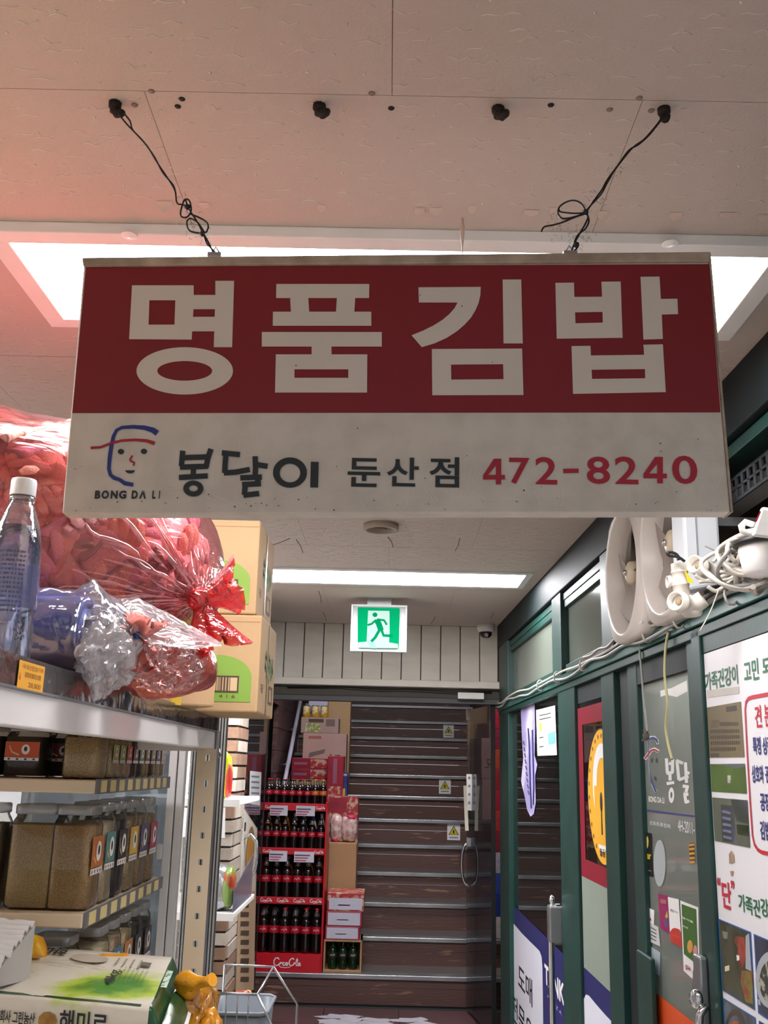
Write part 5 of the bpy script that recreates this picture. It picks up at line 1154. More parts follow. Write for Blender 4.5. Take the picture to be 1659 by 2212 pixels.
# ================================================================== GRAIN SHELVES UNDER THE RACK
gs = thing('grain_shelf', 'beige steel display shelf with yellow price tags, standing under the rack top', 'shelf', (-.82, 2.45, 0))
GX0, GX1, GY0, GY1 = -1.06, -.60, 2.118, 2.83
RAILM = mat('grey label rail', '#6f6d72', .4); TAGY = mat('shelf tag', '#dcc98a', .5, var=.08)
SHELVES = (1.383, 1.125, .873, .45, .12)
for z in SHELVES:
    mesh('shelf_board', G().box(GX0, GX1, GY0, GY1, z-.027, z), BEIGE, gs, bevel=.003)
    mesh('label_rail', G().box(GX1, GX1+.004, GY0+.003, GY1, z-.028, z+.002), RAILM, gs)
for n_, z in ((9, 1.383), (8, 1.125), (7, .873)):
    for k in range(n_):
        y = GY0+.03+k*(.66/n_); mesh('tag', G().box(GX1+.004, GX1+.0052, y, y+.66/n_*.58, z-.025, z-.001), TAGY, gs)
mesh('back_panel', G().box(GX0-.02, GX0-.012, 2.4, GY1, 0, 1.44), mat('shelf back', '#8f8b85', .6), gs)
for y in (GY0+.02, GY1-.03): mesh('leg', G().box(GX0-.03, GX0, y, y+.03, 0, 1.44), BEIGE, gs)
g = G()
for k in range(14): g.tube([(GX0-.01, 2.13+.02*k, .9), (GX0-.01, 2.13+.02*k, 1.44)], .0014, 4)
for k in range(8): g.tube([(GX0-.01, 2.12, .93+.07*k), (GX0-.01, 2.4, .93+.07*k)], .0016, 4)
o = mesh('wire_back', g, STEEL, gs); o['kind'] = 'stuff'
SHELLM = film('jar shell', '#f7f7f4', '#e8e8e4', .02, .05, .05, 12, gloss=.08, facing=.18)
LIDM = film('jar lid', '#eeeeec', '#e0e0de', .45, .15, 0, gloss=.2)
def grain(n, c1, c2, sc=900): return mat('grain '+n, c1, .85, bump=.6, bs=sc, col2=c2, vs=380, cut=(.4, .6))
EMB = mat('label emblem', '#e9e4da', .5); BANDM = mat('label band', '#e7e2dc', .5); DIAM = mat('band mark', '#5e2a33', .5)
def jar(label, x, y, z, w_, d_, h, gr, lcol=None, side='x', fill_=.80, group=None):
    t = thing('grain_jar', label, 'jar', (x, y, z), group)
    a, b = w_/2, d_/2; r_ = min(a, b)*.45
    mesh('shell', G().squircle([(a*.9, b*.9, r_, 0), (a, b, r_, .006), (a, b, r_, h*.80), (a*.93, b*.93, r_, h*.85), (a*.86, b*.86, r_*.9, h*.88), (a*.86, b*.86, r_*.9, h*.91)], (x, y, z)), SHELLM, t)
    mesh('grain', G().squircle([(a*.86, b*.86, r_*.9, .003), (a*.955, b*.955, r_*.95, .009), (a*.955, b*.955, r_*.95, h*fill_)], (x, y, z+.0006)), gr, t)
    mesh('lid', G().squircle([(a*.90, b*.90, r_*.95, h*.905), (a*.91, b*.91, r_*.95, h*.91), (a*.91, b*.91, r_*.95, h*.985), (a*.87, b*.87, r_*.9, h)], (x, y, z)), LIDM, t)
    if lcol:
        lm = mat('jar label '+lcol, lcol, .45, var=.05)
        if side == 'x': mp2 = lambda u, v, e=0.0: (x+a+.0008+e, y+b*.86*(2*u-1), z+h*v); ra = .86*d_/h
        else: mp2 = lambda u, v, e=0.0: (x+a*.86*(2*u-1), y-b-.0008-e, z+h*v); ra = .86*w_/h
        ll = mesh('label', G().poly([[(0, .40), (1, .40), (1, .70), (0, .70)]], mp2), lm, t)
        mesh('emblem', G().poly([ell(.60, .55, .085/ra*1.0, .10, 18)], lambda u, v: mp2(u, v, .0004)), EMB, ll)
        mesh('emblem_mark', G().poly([ell(.60, .56, .035/ra, .05, 10)], lambda u, v: mp2(u, v, .0008)), INK, ll)
        mesh('wheat_ear', G().poly([stroke([(.12, .62), (.2, .50), (.42, .44)], .03)], lambda u, v: mp2(u, v, .0004)), mat('wheat print', '#dcb98a', .5), ll)
        mesh('band', G().poly([[(0, .33), (1, .33), (1, .39), (0, .39)]], mp2), BANDM, t)
        for k in range(4): mesh('band_mark', G().poly([[(.14+.24*k, .335), (.19+.24*k, .36), (.14+.24*k, .385), (.09+.24*k, .36)]], lambda u, v: mp2(u, v, .0004)), DIAM, t)
    return t
BAR = grain('barley', '#dcbe88', '#bd9c66'); TAN = grain('millet', '#d8b07c', '#b48c58'); DRK = grain('black rice', '#2c2320', '#4a3a30'); PEA = grain('mixed', '#d6ba96', '#a3805c', 500); RICE = grain('rice', '#ecdcb8', '#cfbb94'); RDB = grain('red bean', '#6e3630', '#4a211e', 500); SOY = grain('soy', '#d1b98a', '#a98e60', 350)
z = 1.1256
jar('big jar of barley in the middle of the front row, second shelf', -.728, 2.20, z, .105, .10, .205, BAR)
jar('big jar of barley cut by the left picture edge, second shelf', -.852, 2.20, z, .105, .10, .205, RICE)
jar('big jar of brown grain with an orange side label at the shelf corner', -.648, 2.195, z, .088, .095, .205, TAN, '#b5652a')
for k, (c, gr, nm) in enumerate((('#4f7f7c', RICE, 'teal'), ('#23201e', DRK, 'black'), ('#d0a43a', SOY, 'yellow'), ('#4a4470', PEA, 'violet blue'), ('#9c2348', PEA, 'crimson'))):
    jar('grain jar with a %s label in the side row of the second shelf' % nm, -.648, 2.30+.104*k, z, .086, .088, .208, gr, c)
z = 1.3836
jar('small jar with a maroon label, farthest left on the top shelf', -.87, 2.22, z, .09, .085, .105, DRK, '#5c1f24', 'y')
jar('small jar with an orange label facing the front on the top shelf', -.775, 2.21, z, .085, .085, .105, DRK, '#bf4e1e', 'y')
jar('small jar with a maroon label behind the orange one on the top shelf', -.722, 2.29, z, .07, .07, .105, DRK, '#6a1f26', 'y')
jar('small jar of speckled beans at the front corner of the top shelf', -.645, 2.19, z, .075, .10, .105, SOY)
for k, (c, gr, nm) in enumerate((('#9b9a4a', SOY, 'olive yellow'), ('#85904a', PEA, 'moss green'), ('#b8482a', PEA, 'brick red'), ('#6a2a35', RDB, 'wine red'), ('#33603a', DRK, 'dark green'), ('#6b2c24', TAN, 'reddish brown'), ('#5d6030', RDB, 'khaki'), ('#5a3470', SOY, 'purple'), ('#c9b9a0', PEA, 'pale beige'))):
    jar('small grain jar with a %s label in the side row of the top shelf' % nm, -.640, 2.285+.061*k, z, .066, .055, .105, gr, c)
z = .8736
for k, (x, y) in enumerate(((-.90, 2.24), (-.785, 2.24), (-.685, 2.24))):
    jar(('jar of pale grain farthest left on the lowest visible shelf', 'jar of pale grain in the middle of the lowest visible shelf', 'jar of pale grain at the corner of the lowest visible shelf')[k], x, y, z, .09, .085, .195, RICE if k else BAR, None, fill_=.72)
for k, (c, gr, nm) in enumerate((('#e4e0d8', RICE, 'white'), ('#3d6d8c', PEA, 'blue'), ('#b0743a', SOY, 'amber'), ('#221f20', DRK, 'black'), ('#2d2523', DRK, 'dark brown'))):
    jar('jar with a %s label in the side row of the lowest visible shelf' % nm, -.646, 2.335+.1*k, z, .084, .085, .2, gr, c)
def lumpy(c, rad, seed, amp=.18, fr=9, n=(16, 24), flat=None):
    c = Vector(c)
    def f(i, j):
        th = PI*(i-.5); ph = 2*PI*j; d = Vector((math.cos(th)*math.cos(ph), math.cos(th)*math.sin(ph), math.sin(th)))
        e = Vector((math.copysign(abs(d.x)**.7, d.x), math.copysign(abs(d.y)**.7, d.y), math.copysign(abs(d.z)**.8, d.z)))
        p = c+Vector((e.x*rad[0], e.y*rad[1], e.z*rad[2]))*(1+amp*noise.noise(d*2.3+Vector((seed, seed*1.7, 0)))+amp*.5*noise.noise(d*6+Vector((seed, 0, 3))))
        if flat is not None: p.z = max(p.z, flat)
        return p
    return G().grid(f, n[0], n[1], wrap=True)
single('snack_bag', lumpy((-.99, 2.215, .955), (.045, .08, .085), 1, flat=.8736), mat('red glossy pack', '#a8213a', .25, bump=.3, bs=25, col2='#d98a98', vs=12, cut=(.3, .42)), 'shiny red snack bag on the lowest shelf at the left edge', 'snack')
# glass end frame beyond the grain shelf
wn = struct('window_1')
AL = mat('white aluminium', '#e6e8e8', .35)
mesh('frame_post', G().box(-.628, -.606, 2.95, 2.99, 0, 2.0), AL, wn, bevel=.002); mesh('frame_post', G().box(-.603, -.583, 2.955, 2.99, 0, 2.0), AL, wn, bevel=.002); mesh('frame_gap', G().box(-.607, -.602, 2.965, 2.98, 0, 2.0), GREY, wn)
mesh('pane', G().box(-1.05, -.63, 2.97, 2.975, .05, 1.95), film('tinted pane', '#b4bbbf', '#7f8487', .25, .04, 0, gloss=.15), wn)
mesh('latch', G().box(-.640, -.628, 2.93, 2.95, 1.16, 1.20), AL, wn, bevel=.002)
mesh('bottom_rail', G().box(-1.05, -.583, 2.95, 2.99, 0, .05), AL, wn)
pn = struct('trim_4')
for k in range(12): mesh('rib', G().box(-.580+.0085*k, -.5755+.0085*k, 3.02, 3.028, 0, 1.9), mat('ribbed grey', '#b9bcba', .4), pn)
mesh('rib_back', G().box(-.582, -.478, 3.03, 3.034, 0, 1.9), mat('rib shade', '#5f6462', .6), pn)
# ------------------------------------------------------------------ white shelf unit behind
ws = thing('white_shelf', 'white shelf unit with packaged goods in front of the brick pier', 'shelf', (-.8, 4.3, 0))
for z in (1.288, .878, .45): mesh('shelf_board', G().box(-1.05, -.568, 4.0, 4.62, z-.02, z), WHITEP, ws, bevel=.003); mesh('shelf_edge', G().box(-1.05, -.566, 3.985, 4.0, z-.024, z+.003), WHITEP, ws)
for x, y in ((-1.05, 4.0), (-1.05, 4.58), (-.92, 4.59)): mesh('post', G().box(x, x+.03, y, y+.03, 0, 1.6), WHITEP, ws)
single('paper_sign', G().add([P(x, y, Y=3.982) for x, y in ((391, 1745), (487, 1744), (486, 1810), (391, 1808))], [(0, 1, 2, 3)]), WHITE, 'blank white paper sheet hung below the upper white shelf', 'paper')
t = thing('snack_bag', 'yellow green snack bag standing on the upper white shelf beside the upright', 'snack', (-.655, 4.08, 1.289))
mesh('bag', lumpy((-.66, 4.08, 1.378), (.045, .03, .092), 5, .1, flat=1.289), mat('lime pack', '#c9d12a', .25, bump=.3, bs=30, col2='#e9efb0', vs=20, cut=(.3, .4)), t)
mesh('red_print', lumpy((-.626, 4.075, 1.36), (.013, .028, .065), 6, .1), mat('red pack print', '#cf4038', .3), t)
t = thing('foil_pack', 'silver foil pack with green and red print on the lower white shelf', 'snack', (-.65, 4.1, .879))
mesh('pack', lumpy((-.66, 4.1, .962), (.075, .07, .085), 8, .12, flat=.879), mat('foil', '#c9ccd0', .18, metal=.6, bump=.5, bs=25), t)
mesh('print', lumpy((-.600, 4.08, .965), (.022, .06, .075), 9, .12, flat=.881), mat('foil print', '#7f9a50', .3, col2='#b3412e', vs=14, cut=(.4, .5)), t)
t = thing('plastic_tray', 'translucent lilac grey plastic holder at the corner of the lower white shelf', 'holder', (-.59, 4.3, .879))
mesh('side', G().add([(-.575, 4.02, .879), (-.575, 4.55, .879), (-.575, 4.55, 1.05), (-.575, 4.02, .96), (-.572, 4.02, .879), (-.572, 4.55, .879), (-.572, 4.55, 1.05), (-.572, 4.02, .96)], [(0, 1, 2, 3), (4, 5, 6, 7), (3, 2, 6, 7), (0, 3, 7, 4)]), film('lilac acrylic', '#d0cfe0', '#a9a7bd', .45, .15, 0), t)
# ------------------------------------------------------------------ left glass door with a cardboard sign
d5 = struct('door_5')
mesh('pane', G().box(-.712, -.704, 5.08, 5.94, .03, 1.84), SGL, d5); mesh('edge_seal', G().box(-.714, -.702, 5.93, 5.95, 0, 1.86), BLACK, d5)
hy = 5.16
for x0, sx in ((-.702, 1), (-.714, -1)):
    mesh('handle', G().tube([(x0, hy, 1.075), (x0+sx*.035, hy, 1.09), (x0+sx*.062, hy, 1.06), (x0+sx*.07, hy, .99), (x0+sx*.062, hy, .92), (x0+sx*.035, hy, .89), (x0, hy, .905)], .0105, 10), CHROME, d5)
mesh('lock_fitting', G().box(-.718, -.698, hy-.03, hy+.03, 1.10, 1.15), CHROME, d5, bevel=.006)
t = thing('cardboard_sign', 'tall cardboard sign with a round dish picture on the left glass door', 'sign', (-.70, 5.5, .3))
q = [P(x, y, X=-.700) for x, y in ((522, 1738), (556, 1790), (548, 2138), (510, 2146))]
mesh('board', G().hexa([(-.7035, q[3][1], q[3][2]), (-.7035, q[2][1], q[2][2]), (-.6995, q[2][1], q[2][2]), (-.6995, q[3][1], q[3][2]), (-.7035, q[0][1], q[0][2]), (-.7035, q[1][1], q[1][2]), (-.6995, q[1][1], q[1][2]), (-.6995, q[0][1], q[0][2])]), mat('sign kraft', '#c6a886', .7), t)
def cs_(px, py): a = P(px, py, X=-.699); return (a[1], a[2])
mesh('white_top', G().poly([[cs_(*p) for p in ((523, 1742), (555, 1792), (551, 1925), (519, 1925))]], lambda a, b: (-.699, a, b)), mat('sign pale', '#d9d4c6', .6), t)
c = cs_(540, 1842); mesh('dish_rim', G().poly([ell(c[0], c[1], .17, .13, 24)], lambda a, b: (-.6985, a, b)), mat('dish rim', '#9a7746', .5), t); mesh('dish', G().poly([ell(c[0], c[1], .14, .105, 24)], lambda a, b: (-.698, a, b)), mat('dish', '#c08a3c', .5), t)
for k in range(9): y_ = 1950+k*20; mesh('print_mark', G().poly([[cs_(x, y) for x, y in ((520, y_), (538, y_), (537, y_+11), (519, y_+11))]], lambda a, b: (-.6985, a, b)), mat('sign dark print', '#5a4630', .6), t)
t = thing('notice', 'white printed notice stuck on the upper part of the left glass door', 'notice', (-.70, 5.7, 1.4))
q = [P(x, y, X=-.7005) for x, y in ((540, 1665), (565, 1668), (562, 1740), (538, 1736))]
mesh('paper', G().add(q, [(0, 1, 2, 3)]), WHITE, t)
for k in range(5): mesh('print_line', G().add([P(x, y, X=-.6998) for x, y in ((543, 1675+12*k), (560, 1676+12*k), (560, 1680+12*k), (543, 1679+12*k))], [(0, 1, 2, 3)]), mat('notice print', '#7d8494', .6), t)

# ================================================================== COLA RACK ON THE STAIRS
RKR = mat('rack red', '#c01726', .35, var=.05); COLA = mat('cola', '#120807', .12, spec=.6, coat=.3); CLAB = mat('cola label', '#b5142a', .35); CAPR = mat('red cap', '#d22230', .4); CAPK = mat('black cap', '#1a1718', .4)
RX0, RX1, RY0, RY1 = -.815, -.384, 6.745, 7.03
kr = thing('drinks_rack', 'tall red drinks rack with white script, full of dark bottles on the stairs', 'rack', ((RX0+RX1)/2, 6.9, .171))
mesh('side_panel', G().box(RX1-.012, RX1, RY0, RY1, .174, 1.20), RKR, kr, bevel=.003); mesh('side_panel', G().box(RX0, RX0+.012, RY0, RY1, .174, 1.20), RKR, kr, bevel=.003)
mesh('back_panel', G().box(RX0+.012, RX1-.012, RY1-.01, RY1, .174, 1.20), mat('rack back', '#3a0d12', .6), kr)
T1, T2, T3, T4 = 1.165, .892, .592, .282
mesh('base', G().box(RX0+.012, RX1-.012, RY0, RY1-.012, .174, T4-.001), RKR, kr)
for z, l0, l1_ in ((T1, 1.142, 1.189), (T2, .872, .912), (T3, .573, .614)):
    mesh('shelf', G().box(RX0+.012, RX1-.012, RY0+.012, RY1-.012, z-.012, z-.001), RKR, kr); mesh('shelf_lip', G().box(RX0+.012, RX1-.012, RY0-.004, RY0+.010, l0, l1_), RKR, kr, bevel=.002)
SCR = [[(38,50),(30,60),(15,58),(5,42),(6,22),(18,12),(34,18),(42,26)], [(50,34),(44,28),(44,18),(52,14),(58,22),(56,32),(50,34)], [(74,32),(68,34),(62,24),(68,14),(76,20)], [(92,32),(84,33),(79,22),(84,14),(91,24),(93,33)], [(93,33),(92,16),(98,18)], [(97,27),(107,29)], [(136,52),(126,60),(112,54),(104,38),(106,22),(116,14),(130,20)], [(140,34),(134,28),(134,18),(141,14),(147,22),(145,32),(140,34)], [(150,22),(159,52),(155,60),(150,42),(152,16),(158,16)], [(174,32),(166,33),(161,22),(166,14),(173,24),(175,33)], [(175,33),(174,16),(181,18)], [(34,18),(50,5),(80,2),(112,7)]]
def script(x0, z0, w_, y, par, thick=6.5):
    k = w_/181.0; g = G()
    for i, q in enumerate(SCR): g.poly([stroke(q, thick*(.6 if i in (5, 11) else 1))], lambda a, b: (x0+a*k, y-.0002*i, z0+b*k))
    return mesh('lettering', g, mat('script white', '#f2eeee', .4), par)
script(-.69, .198, .175, RY0-.0012, kr, 7)
for k in range(4): script(-.79+.105*k, .581, .075, RY0-.0052, kr, 8)
for z0 in (1.152, .880):
    script(-.79, z0, .06, RY0-.0052, kr, 8); script(-.46, z0, .06, RY0-.0052, kr, 8)
PC = mat('price card', '#d8cfae'); PCW = mat('pale price card', '#d5cfdc', .5)
for (a, b) in (((584, 1738), (621, 1758)), ((640, 1739), (680, 1759)), ((582, 1836), (620, 1857)), ((636, 1838), (678, 1859))):
    p, q = P(*a, Y=RY0-.012), P(*b, Y=RY0-.012); cdd = mesh('price_card', G().box(p[0], q[0], RY0-.013, RY0-.009, q[2]-.012, p[2]-.004), PCW, kr)
    for k in range(3): mesh('card_print', G().box(p[0]+.004, q[0]-.05+.012*k, RY0-.0136, RY0-.013, q[2]-.006+.016*k, q[2]+.002+.016*k), mat('card pink', '#b4566e', .5) if k != 2 else mat('card ink', '#4a4458', .5), cdd)
def bottle(label, h, r, cap, group, liquid=COLA, labm=CLAB, neck=None):
    t = thing('drink_bottle', label, 'bottle', (0, 0, 0), group)
    mesh('body', G().lathe([(r*.8, 0), (r*.97, h*.02), (r, h*.06), (r*.94, h*.30), (r*.93, h*.36), (r*.98, h*.42), (r*.98, h*.60), (r*.88, h*.70), (r*.62, h*.80)], (0, 0, 0), 14), liquid, t, local=True)
    mesh('neck', G().lathe([(r*.63, h*.80), (r*.42, h*.88), (r*.34, h*.92), (r*.34, h*.95)], (0, 0, 0), 12), neck or CLEAR, t, local=True)
    mesh('cap', G().lathe([(r*.42, h*.945), (r*.42, h*.995), (r*.36, h), (0, h)], (0, 0, 0), 12), cap, t, local=True)
    mesh('label', G().lathe([(r*1.0, h*.43), (r*1.005, h*.435), (r*1.005, h*.585), (r*1.0, h*.59)], (0, 0, 0), 14), labm, t, local=True)
    for a in (-.02,):
        g = G().poly([stroke([(-.5*r, h*.50), (-.2*r, h*.53), (0, h*.49), (.25*r, h*.54), (.55*r, h*.50)], r*.16)], lambda u, v: (u, -math.sqrt(max(0, (r*1.012)**2-u*u)), v)); mesh('label_script', g, mat('script pink', '#e2b0b4', .4), t, local=True)
    return t
def row(protos_, xs, y, z, used_):
    for k, x in enumerate(xs):
        p = protos_[k % len(protos_)] if not callable(protos_) else protos_(k)
        if p.name in used_: dup(p, (x, y, z))
        else: p.location = (x, y, z); used_.add(p.name)
US = set()
lx = lambda n: [RX0+.012+(RX1-RX0-.024)*(k+.5)/n for k in range(n)]
b1 = bottle('small dark cola bottle with a red cap in the front row of the top tier', .176, .0245, CAPR, 'red capped bottles on the top tier')
b1k = bottle('small dark cola bottle with a black cap in the front row of the top tier', .172, .0245, CAPK, 'black capped bottles on the top tier')
b1y = bottle('dark bottle with a yellow cap and orange label at the right of the top tier', .176, .0245, mat('yellow cap', '#e2c22c', .4), 'yellow capped bottles on the top tier', labm=mat('orange label', '#c9621c', .4))
row(lambda k: (b1, b1, b1k, b1k, b1k, b1k, b1y, b1y)[k], lx(8), RY0+.045, T1, US)
row(lambda k: (b1, b1k)[k % 2], [x+.01 for x in lx(8)][:7], RY0+.105, T1, US)
b2 = bottle('dark cola bottle with a red label in the front row of the second tier', .205, .028, CAPK, 'cola bottles on the second tier')
row(lambda k: b2, lx(7), RY0+.045, T2, US)
AMB = mat('amber drink', '#8a4a10', .15, spec=.6); MILK = mat('pale drink', '#d9cfc2', .3)
for k, (x, c, nm, liq) in enumerate(zip(lx(7), ('#e9e6df', '#e8e4da', '#e0801c', '#dcdad6', '#c9c7c8', '#2f4fc0', '#ece6e0'), ('white capped amber', 'cream capped amber', 'orange capped', 'grey capped dark', 'pale capped dark', 'blue capped', 'white wrapped pale'), (AMB, AMB, AMB, COLA, COLA, MILK, MILK))):
    p = bottle('%s drink bottle behind the second tier cola row' % nm, .232, .027, mat('cap '+nm, c, .4), None, liq, mat('lab '+nm, c, .4), neck=mat('cap '+nm, c)); p.location = (x, RY0+.11, T2)
b3 = bottle('large dark cola bottle with a red label on the third tier', .255, .033, CAPK, 'large cola bottles on the third tier'); row(lambda k: b3, lx(6), RY0+.05, T3, US)
b3a = bottle('amber drink bottle behind the third tier cola bottles', .262, .033, mat('gold cap', '#c98f2a', .3), 'amber bottles behind the third tier', AMB, mat('amber label', '#b0651a', .4)); row(lambda k: b3a, lx(6)[2:], RY0+.125, T3, US)
b4 = bottle('large cola bottle with a red cap on the bottom tier', .265, .034, CAPR, 'red capped bottles on the bottom tier'); b4k = bottle('large cola bottle with a black cap on the bottom tier', .268, .034, CAPK, 'black capped bottles on the bottom tier')
row(lambda k: (b4k, b4k, b4, b4k, b4, b4)[k], lx(6), RY0+.05, T4, US); row(lambda k: (b4, b4k)[k % 2], [x+.006 for x in lx(6)[:5]], RY0+.13, T4, US)
# ------------------------------------------------------------------ goods stacked up the left of the stairs
def tz(n): return RISE*(n+1)+.0035
def ty(n): return ST0+RUN*n+.05
REDB = mat('red packet', '#b0243a', .35, col2='#7c1a2c', vs=9); REDS = mat('red patterned packet', '#a52a35', .4, col2='#caa58c', vs=24, cut=(.42, .52)); PINKC = mat('pink brown carton', '#c6a298', .7); PAPW = mat('pale lilac panel', '#c9c6d6', .5)
def sbox(name, label, cat, x0, x1, n, z0, z1, mt, group=None, dpt=.27, y0=None, prints=()):
    y = y0 if y0 is not None else ty(n); t = thing(name, label, cat, ((x0+x1)/2, y, z0), group)
    mesh('body', G().box(x0, x1, y, y+dpt, z0, z1), mt, t, bevel=.003)
    for (nm, u0, u1, v0, v1, pm) in prints: mesh(nm, G().box(x0+(x1-x0)*u0, x0+(x1-x0)*u1, y-.0015, y+.001, z0+(z1-z0)*v0, z0+(z1-z0)*v1), pm, t)
    return t
# crate with green bottles
cy0 = ST0+.05; cz0 = tz(0); t = thing('wooden_crate', 'open cardboard crate holding green bottles at the foot of the stairs', 'crate', (-.25, cy0+.13, cz0))
cx0, cx1, ch = -.378, -.138, .19
for q in ((cx0, cx1, cy0+.25, cy0+.26, cz0, cz0+ch), (cx0, cx0+.01, cy0, cy0+.25, cz0, cz0+ch), (cx1-.01, cx1, cy0, cy0+.25, cz0, cz0+ch)): mesh('wall_panel', G().box(*q), CARDD, t)
mesh('bottom', G().box(cx0, cx1, cy0-.005, cy0+.26, cz0, cz0+.012), CARDD, t); mesh('top', G().box(cx0, cx1, cy0-.004, cy0+.26, cz0+ch-.010, cz0+ch), CARDD, t)
gb = bottle('green glass bottle standing in the open crate', .165, .028, mat('green bottle cap', '#3f5a46', .3, metal=.5), 'green bottles in the crate', mat('green bottle', '#0f2a14', .08, spec=.7), mat('green bottle label', '#24382a', .4), neck=mat('green bottle', '#0f2a14'))
for k in range(6):
    p = (cx0+.055+.065*(k % 3), cy0+.045+.075*(k//3), cz0+.0125)
    if k: dup(gb, p)
    else: gb.location = p
zz = cz0+ch+.001
for k, (a, b, h) in enumerate(((-.374, -.154, .078), (-.370, -.142, .09), (-.366, -.132, .108))):
    sbox('flat_carton', ('flat red box with a pale panel, lowest on the crate', 'flat red box with a pale panel, middle of the stack on the crate', 'flat red box with a pale panel and patterned top, uppermost on the crate')[k], 'box', a, b, 0, zz, zz+h, REDB if k < 2 else REDS, y0=cy0, prints=(('pale_panel', .05, .95, .08, .90 if k < 2 else .72, PAPW), ('print', .3, .62, .4 if k < 2 else .3, .46 if k < 2 else .36, GREY)))
    zz += h+.001
sbox('cardboard_box', 'tall plain cardboard box behind the flat red boxes on the stairs', 'box', -.386, -.198, 1, tz(1), .925, CARDD, prints=(('white_label', .72, .86, .36, .41, WHITE), ('tape', .52, .56, 0, .45, mat('brown tape', '#b0926c')), ('flap_edge', 0, .9, .45, .455, mat('carton print', '#5b4632'))))
for k, (x, r_) in enumerate(((-.345, .042), (-.255, .058))):
    t = thing('popcorn_bag', ('narrow pink and white snack bag on the tall cardboard box', 'wide pale snack bag with a red top on the tall cardboard box')[k], 'snack', (x, ty(1)+.1, .926))
    mesh('bag', lumpy((x, ty(1)+.10, 1.015), (r_, .06, .09), 12+k, .14, flat=.926), mat('popcorn pack', '#d9c3bd', .3, bump=.6, bs=40, col2='#b98a86', vs=45, cut=(.4, .55)), t)
    mesh('end_print', lumpy((x+(.01 if k else 0), ty(1)+.09, 1.09 if k else .94), (r_*.6, .045, .016), 15+k, .15, flat=.9265), mat('pink red print', '#d2365a', .35), t)
sbox('cardboard_box', 'red carton under the patterned red carton behind the snack bags', 'box', -.42, -.205, 2, tz(2), .86, CARDD)
sbox('snack_carton', 'red patterned snack carton behind the pale snack bags', 'box', -.42, -.205, 2, .861, 1.218, REDS, prints=(('red_band', 0, .62, .70, .98, REDB),))
sbox('cardboard_box', 'cardboard box under the upright red carton right of the drinks rack', 'box', -.455, -.335, 3, tz(3), 1.1, CARDD)
sbox('snack_carton', 'upright red carton right above the drinks rack', 'box', -.455, -.333, 3, 1.101, 1.505, REDB, prints=(('picture', .1, .85, .05, .45, REDS), ('script_strip', .35, .6, .5, .95, mat('dull rose', '#9a5f78', .5))))
t = thing('tall_pack', 'tall dark blue and yellow pack beside the upright red carton', 'pack', (-.323, ty(3)+.05, tz(3)))
mesh('body', G().squircle([(.024, .024, .01, 0), (.026, .026, .012, .01), (.026, .026, .012, .66), (.018, .018, .009, .70)], (-.322, ty(3)+.05, tz(3))), mat('dark blue pack', '#2a2a6a', .35), t); mesh('yellow_label', G().box(-.345, -.318, ty(3)+.0225, ty(3)+.026, tz(3)+.36, tz(3)+.58), mat('yellow label', '#d8b832', .4), t)
sbox('cardboard_box', 'cardboard box under the two flat red cartons behind the drinks rack', 'box', -.75, -.48, 4, tz(4), 1.325, CARDD)
for k, (z0, z1) in enumerate(((1.326, 1.405), (1.406, 1.488))): sbox('snack_carton', ('lower flat red biscuit carton behind the drinks rack', 'upper flat red biscuit carton behind the drinks rack')[k], 'box', -.757, -.470, 4, z0, z1, REDB, prints=(('script_strip', .06, .42, .35, .6, mat('dull rose', '#9a5f78')), ('picture', .52, .96, .08, .9, REDS)))
sbox('cardboard_box', 'cardboard carton below the big pale carton on the stairs', 'box', -.70, -.352, 5, tz(5), 1.36, PINKC)
t = sbox('cardboard_box', 'big pale pink carton with dark brush characters on the stairs', 'box', -.704, -.345, 5, 1.361, 1.692, PINKC, prints=(('red_print', .12, .42, .86, .93, mat('faded red print', '#b06a60', .6)),))
for k, q in enumerate(([(.60, .40), (.70, .42)], [(.65, .50), (.63, .28)], [(.58, .33), (.68, .36)], [(.74, .46), (.86, .47)], [(.75, .46), (.74, .36)], [(.86, .47), (.85, .36)], [(.74, .37), (.86, .37)], [(.78, .36), (.73, .26)], [(.82, .36), (.83, .27), (.92, .27)])): mesh('brush_stroke', G().poly([stroke(q, .03)], lambda a, b: (-.704+.359*a, ty(5)-.001, 1.361+.331*b)), CBRN, t)
mesh('grey_oval', G().poly([[( .14, .40), (.5, .52), (.52, .62), (.16, .52)]], lambda a, b: (-.704+.359*a, ty(5)-.001, 1.361+.331*b)), mat('print grey brown', '#7f6a60', .6), t)
sbox('snack_carton', 'beige carton with a green food picture on top of the pale pink carton', 'box', -.727, -.415, 5, 1.693, 1.82, mat('rose beige carton', '#b59a92', .6), prints=(('picture', .12, .52, .06, .6, mat('noodle picture', '#8f9a52', .5, col2='#d8cfae', vs=40, cut=(.4, .5))), ('dark_strip', .2, .6, .68, .9, CBRN), ('dark_strip', .66, .9, .45, .9, mat('print grey brown', '#7f6a60'))))
for k in range(3):
    x = -.69+.075*k; t = thing('food_can', 'yellow labelled can on the carton with the green food picture', 'can', (x, ty(5)+.05, 1.821), 'yellow cans on the stair cartons')
    mesh('body', G().lathe([(.030, 0), (.032, .004), (.032, .092), (.030, .096), (0, .096)], (x, ty(5)+.05, 1.821), 16), mat('can yellow', '#c99a20', .35, col2='#e8dcb0', vs=18, cut=(.4, .5)), t); mesh('rim', G().lathe([(.0325, .093), (.033, .096), (.031, .099), (.029, .096)], (x, ty(5)+.05, 1.821), 16), STEEL, t)
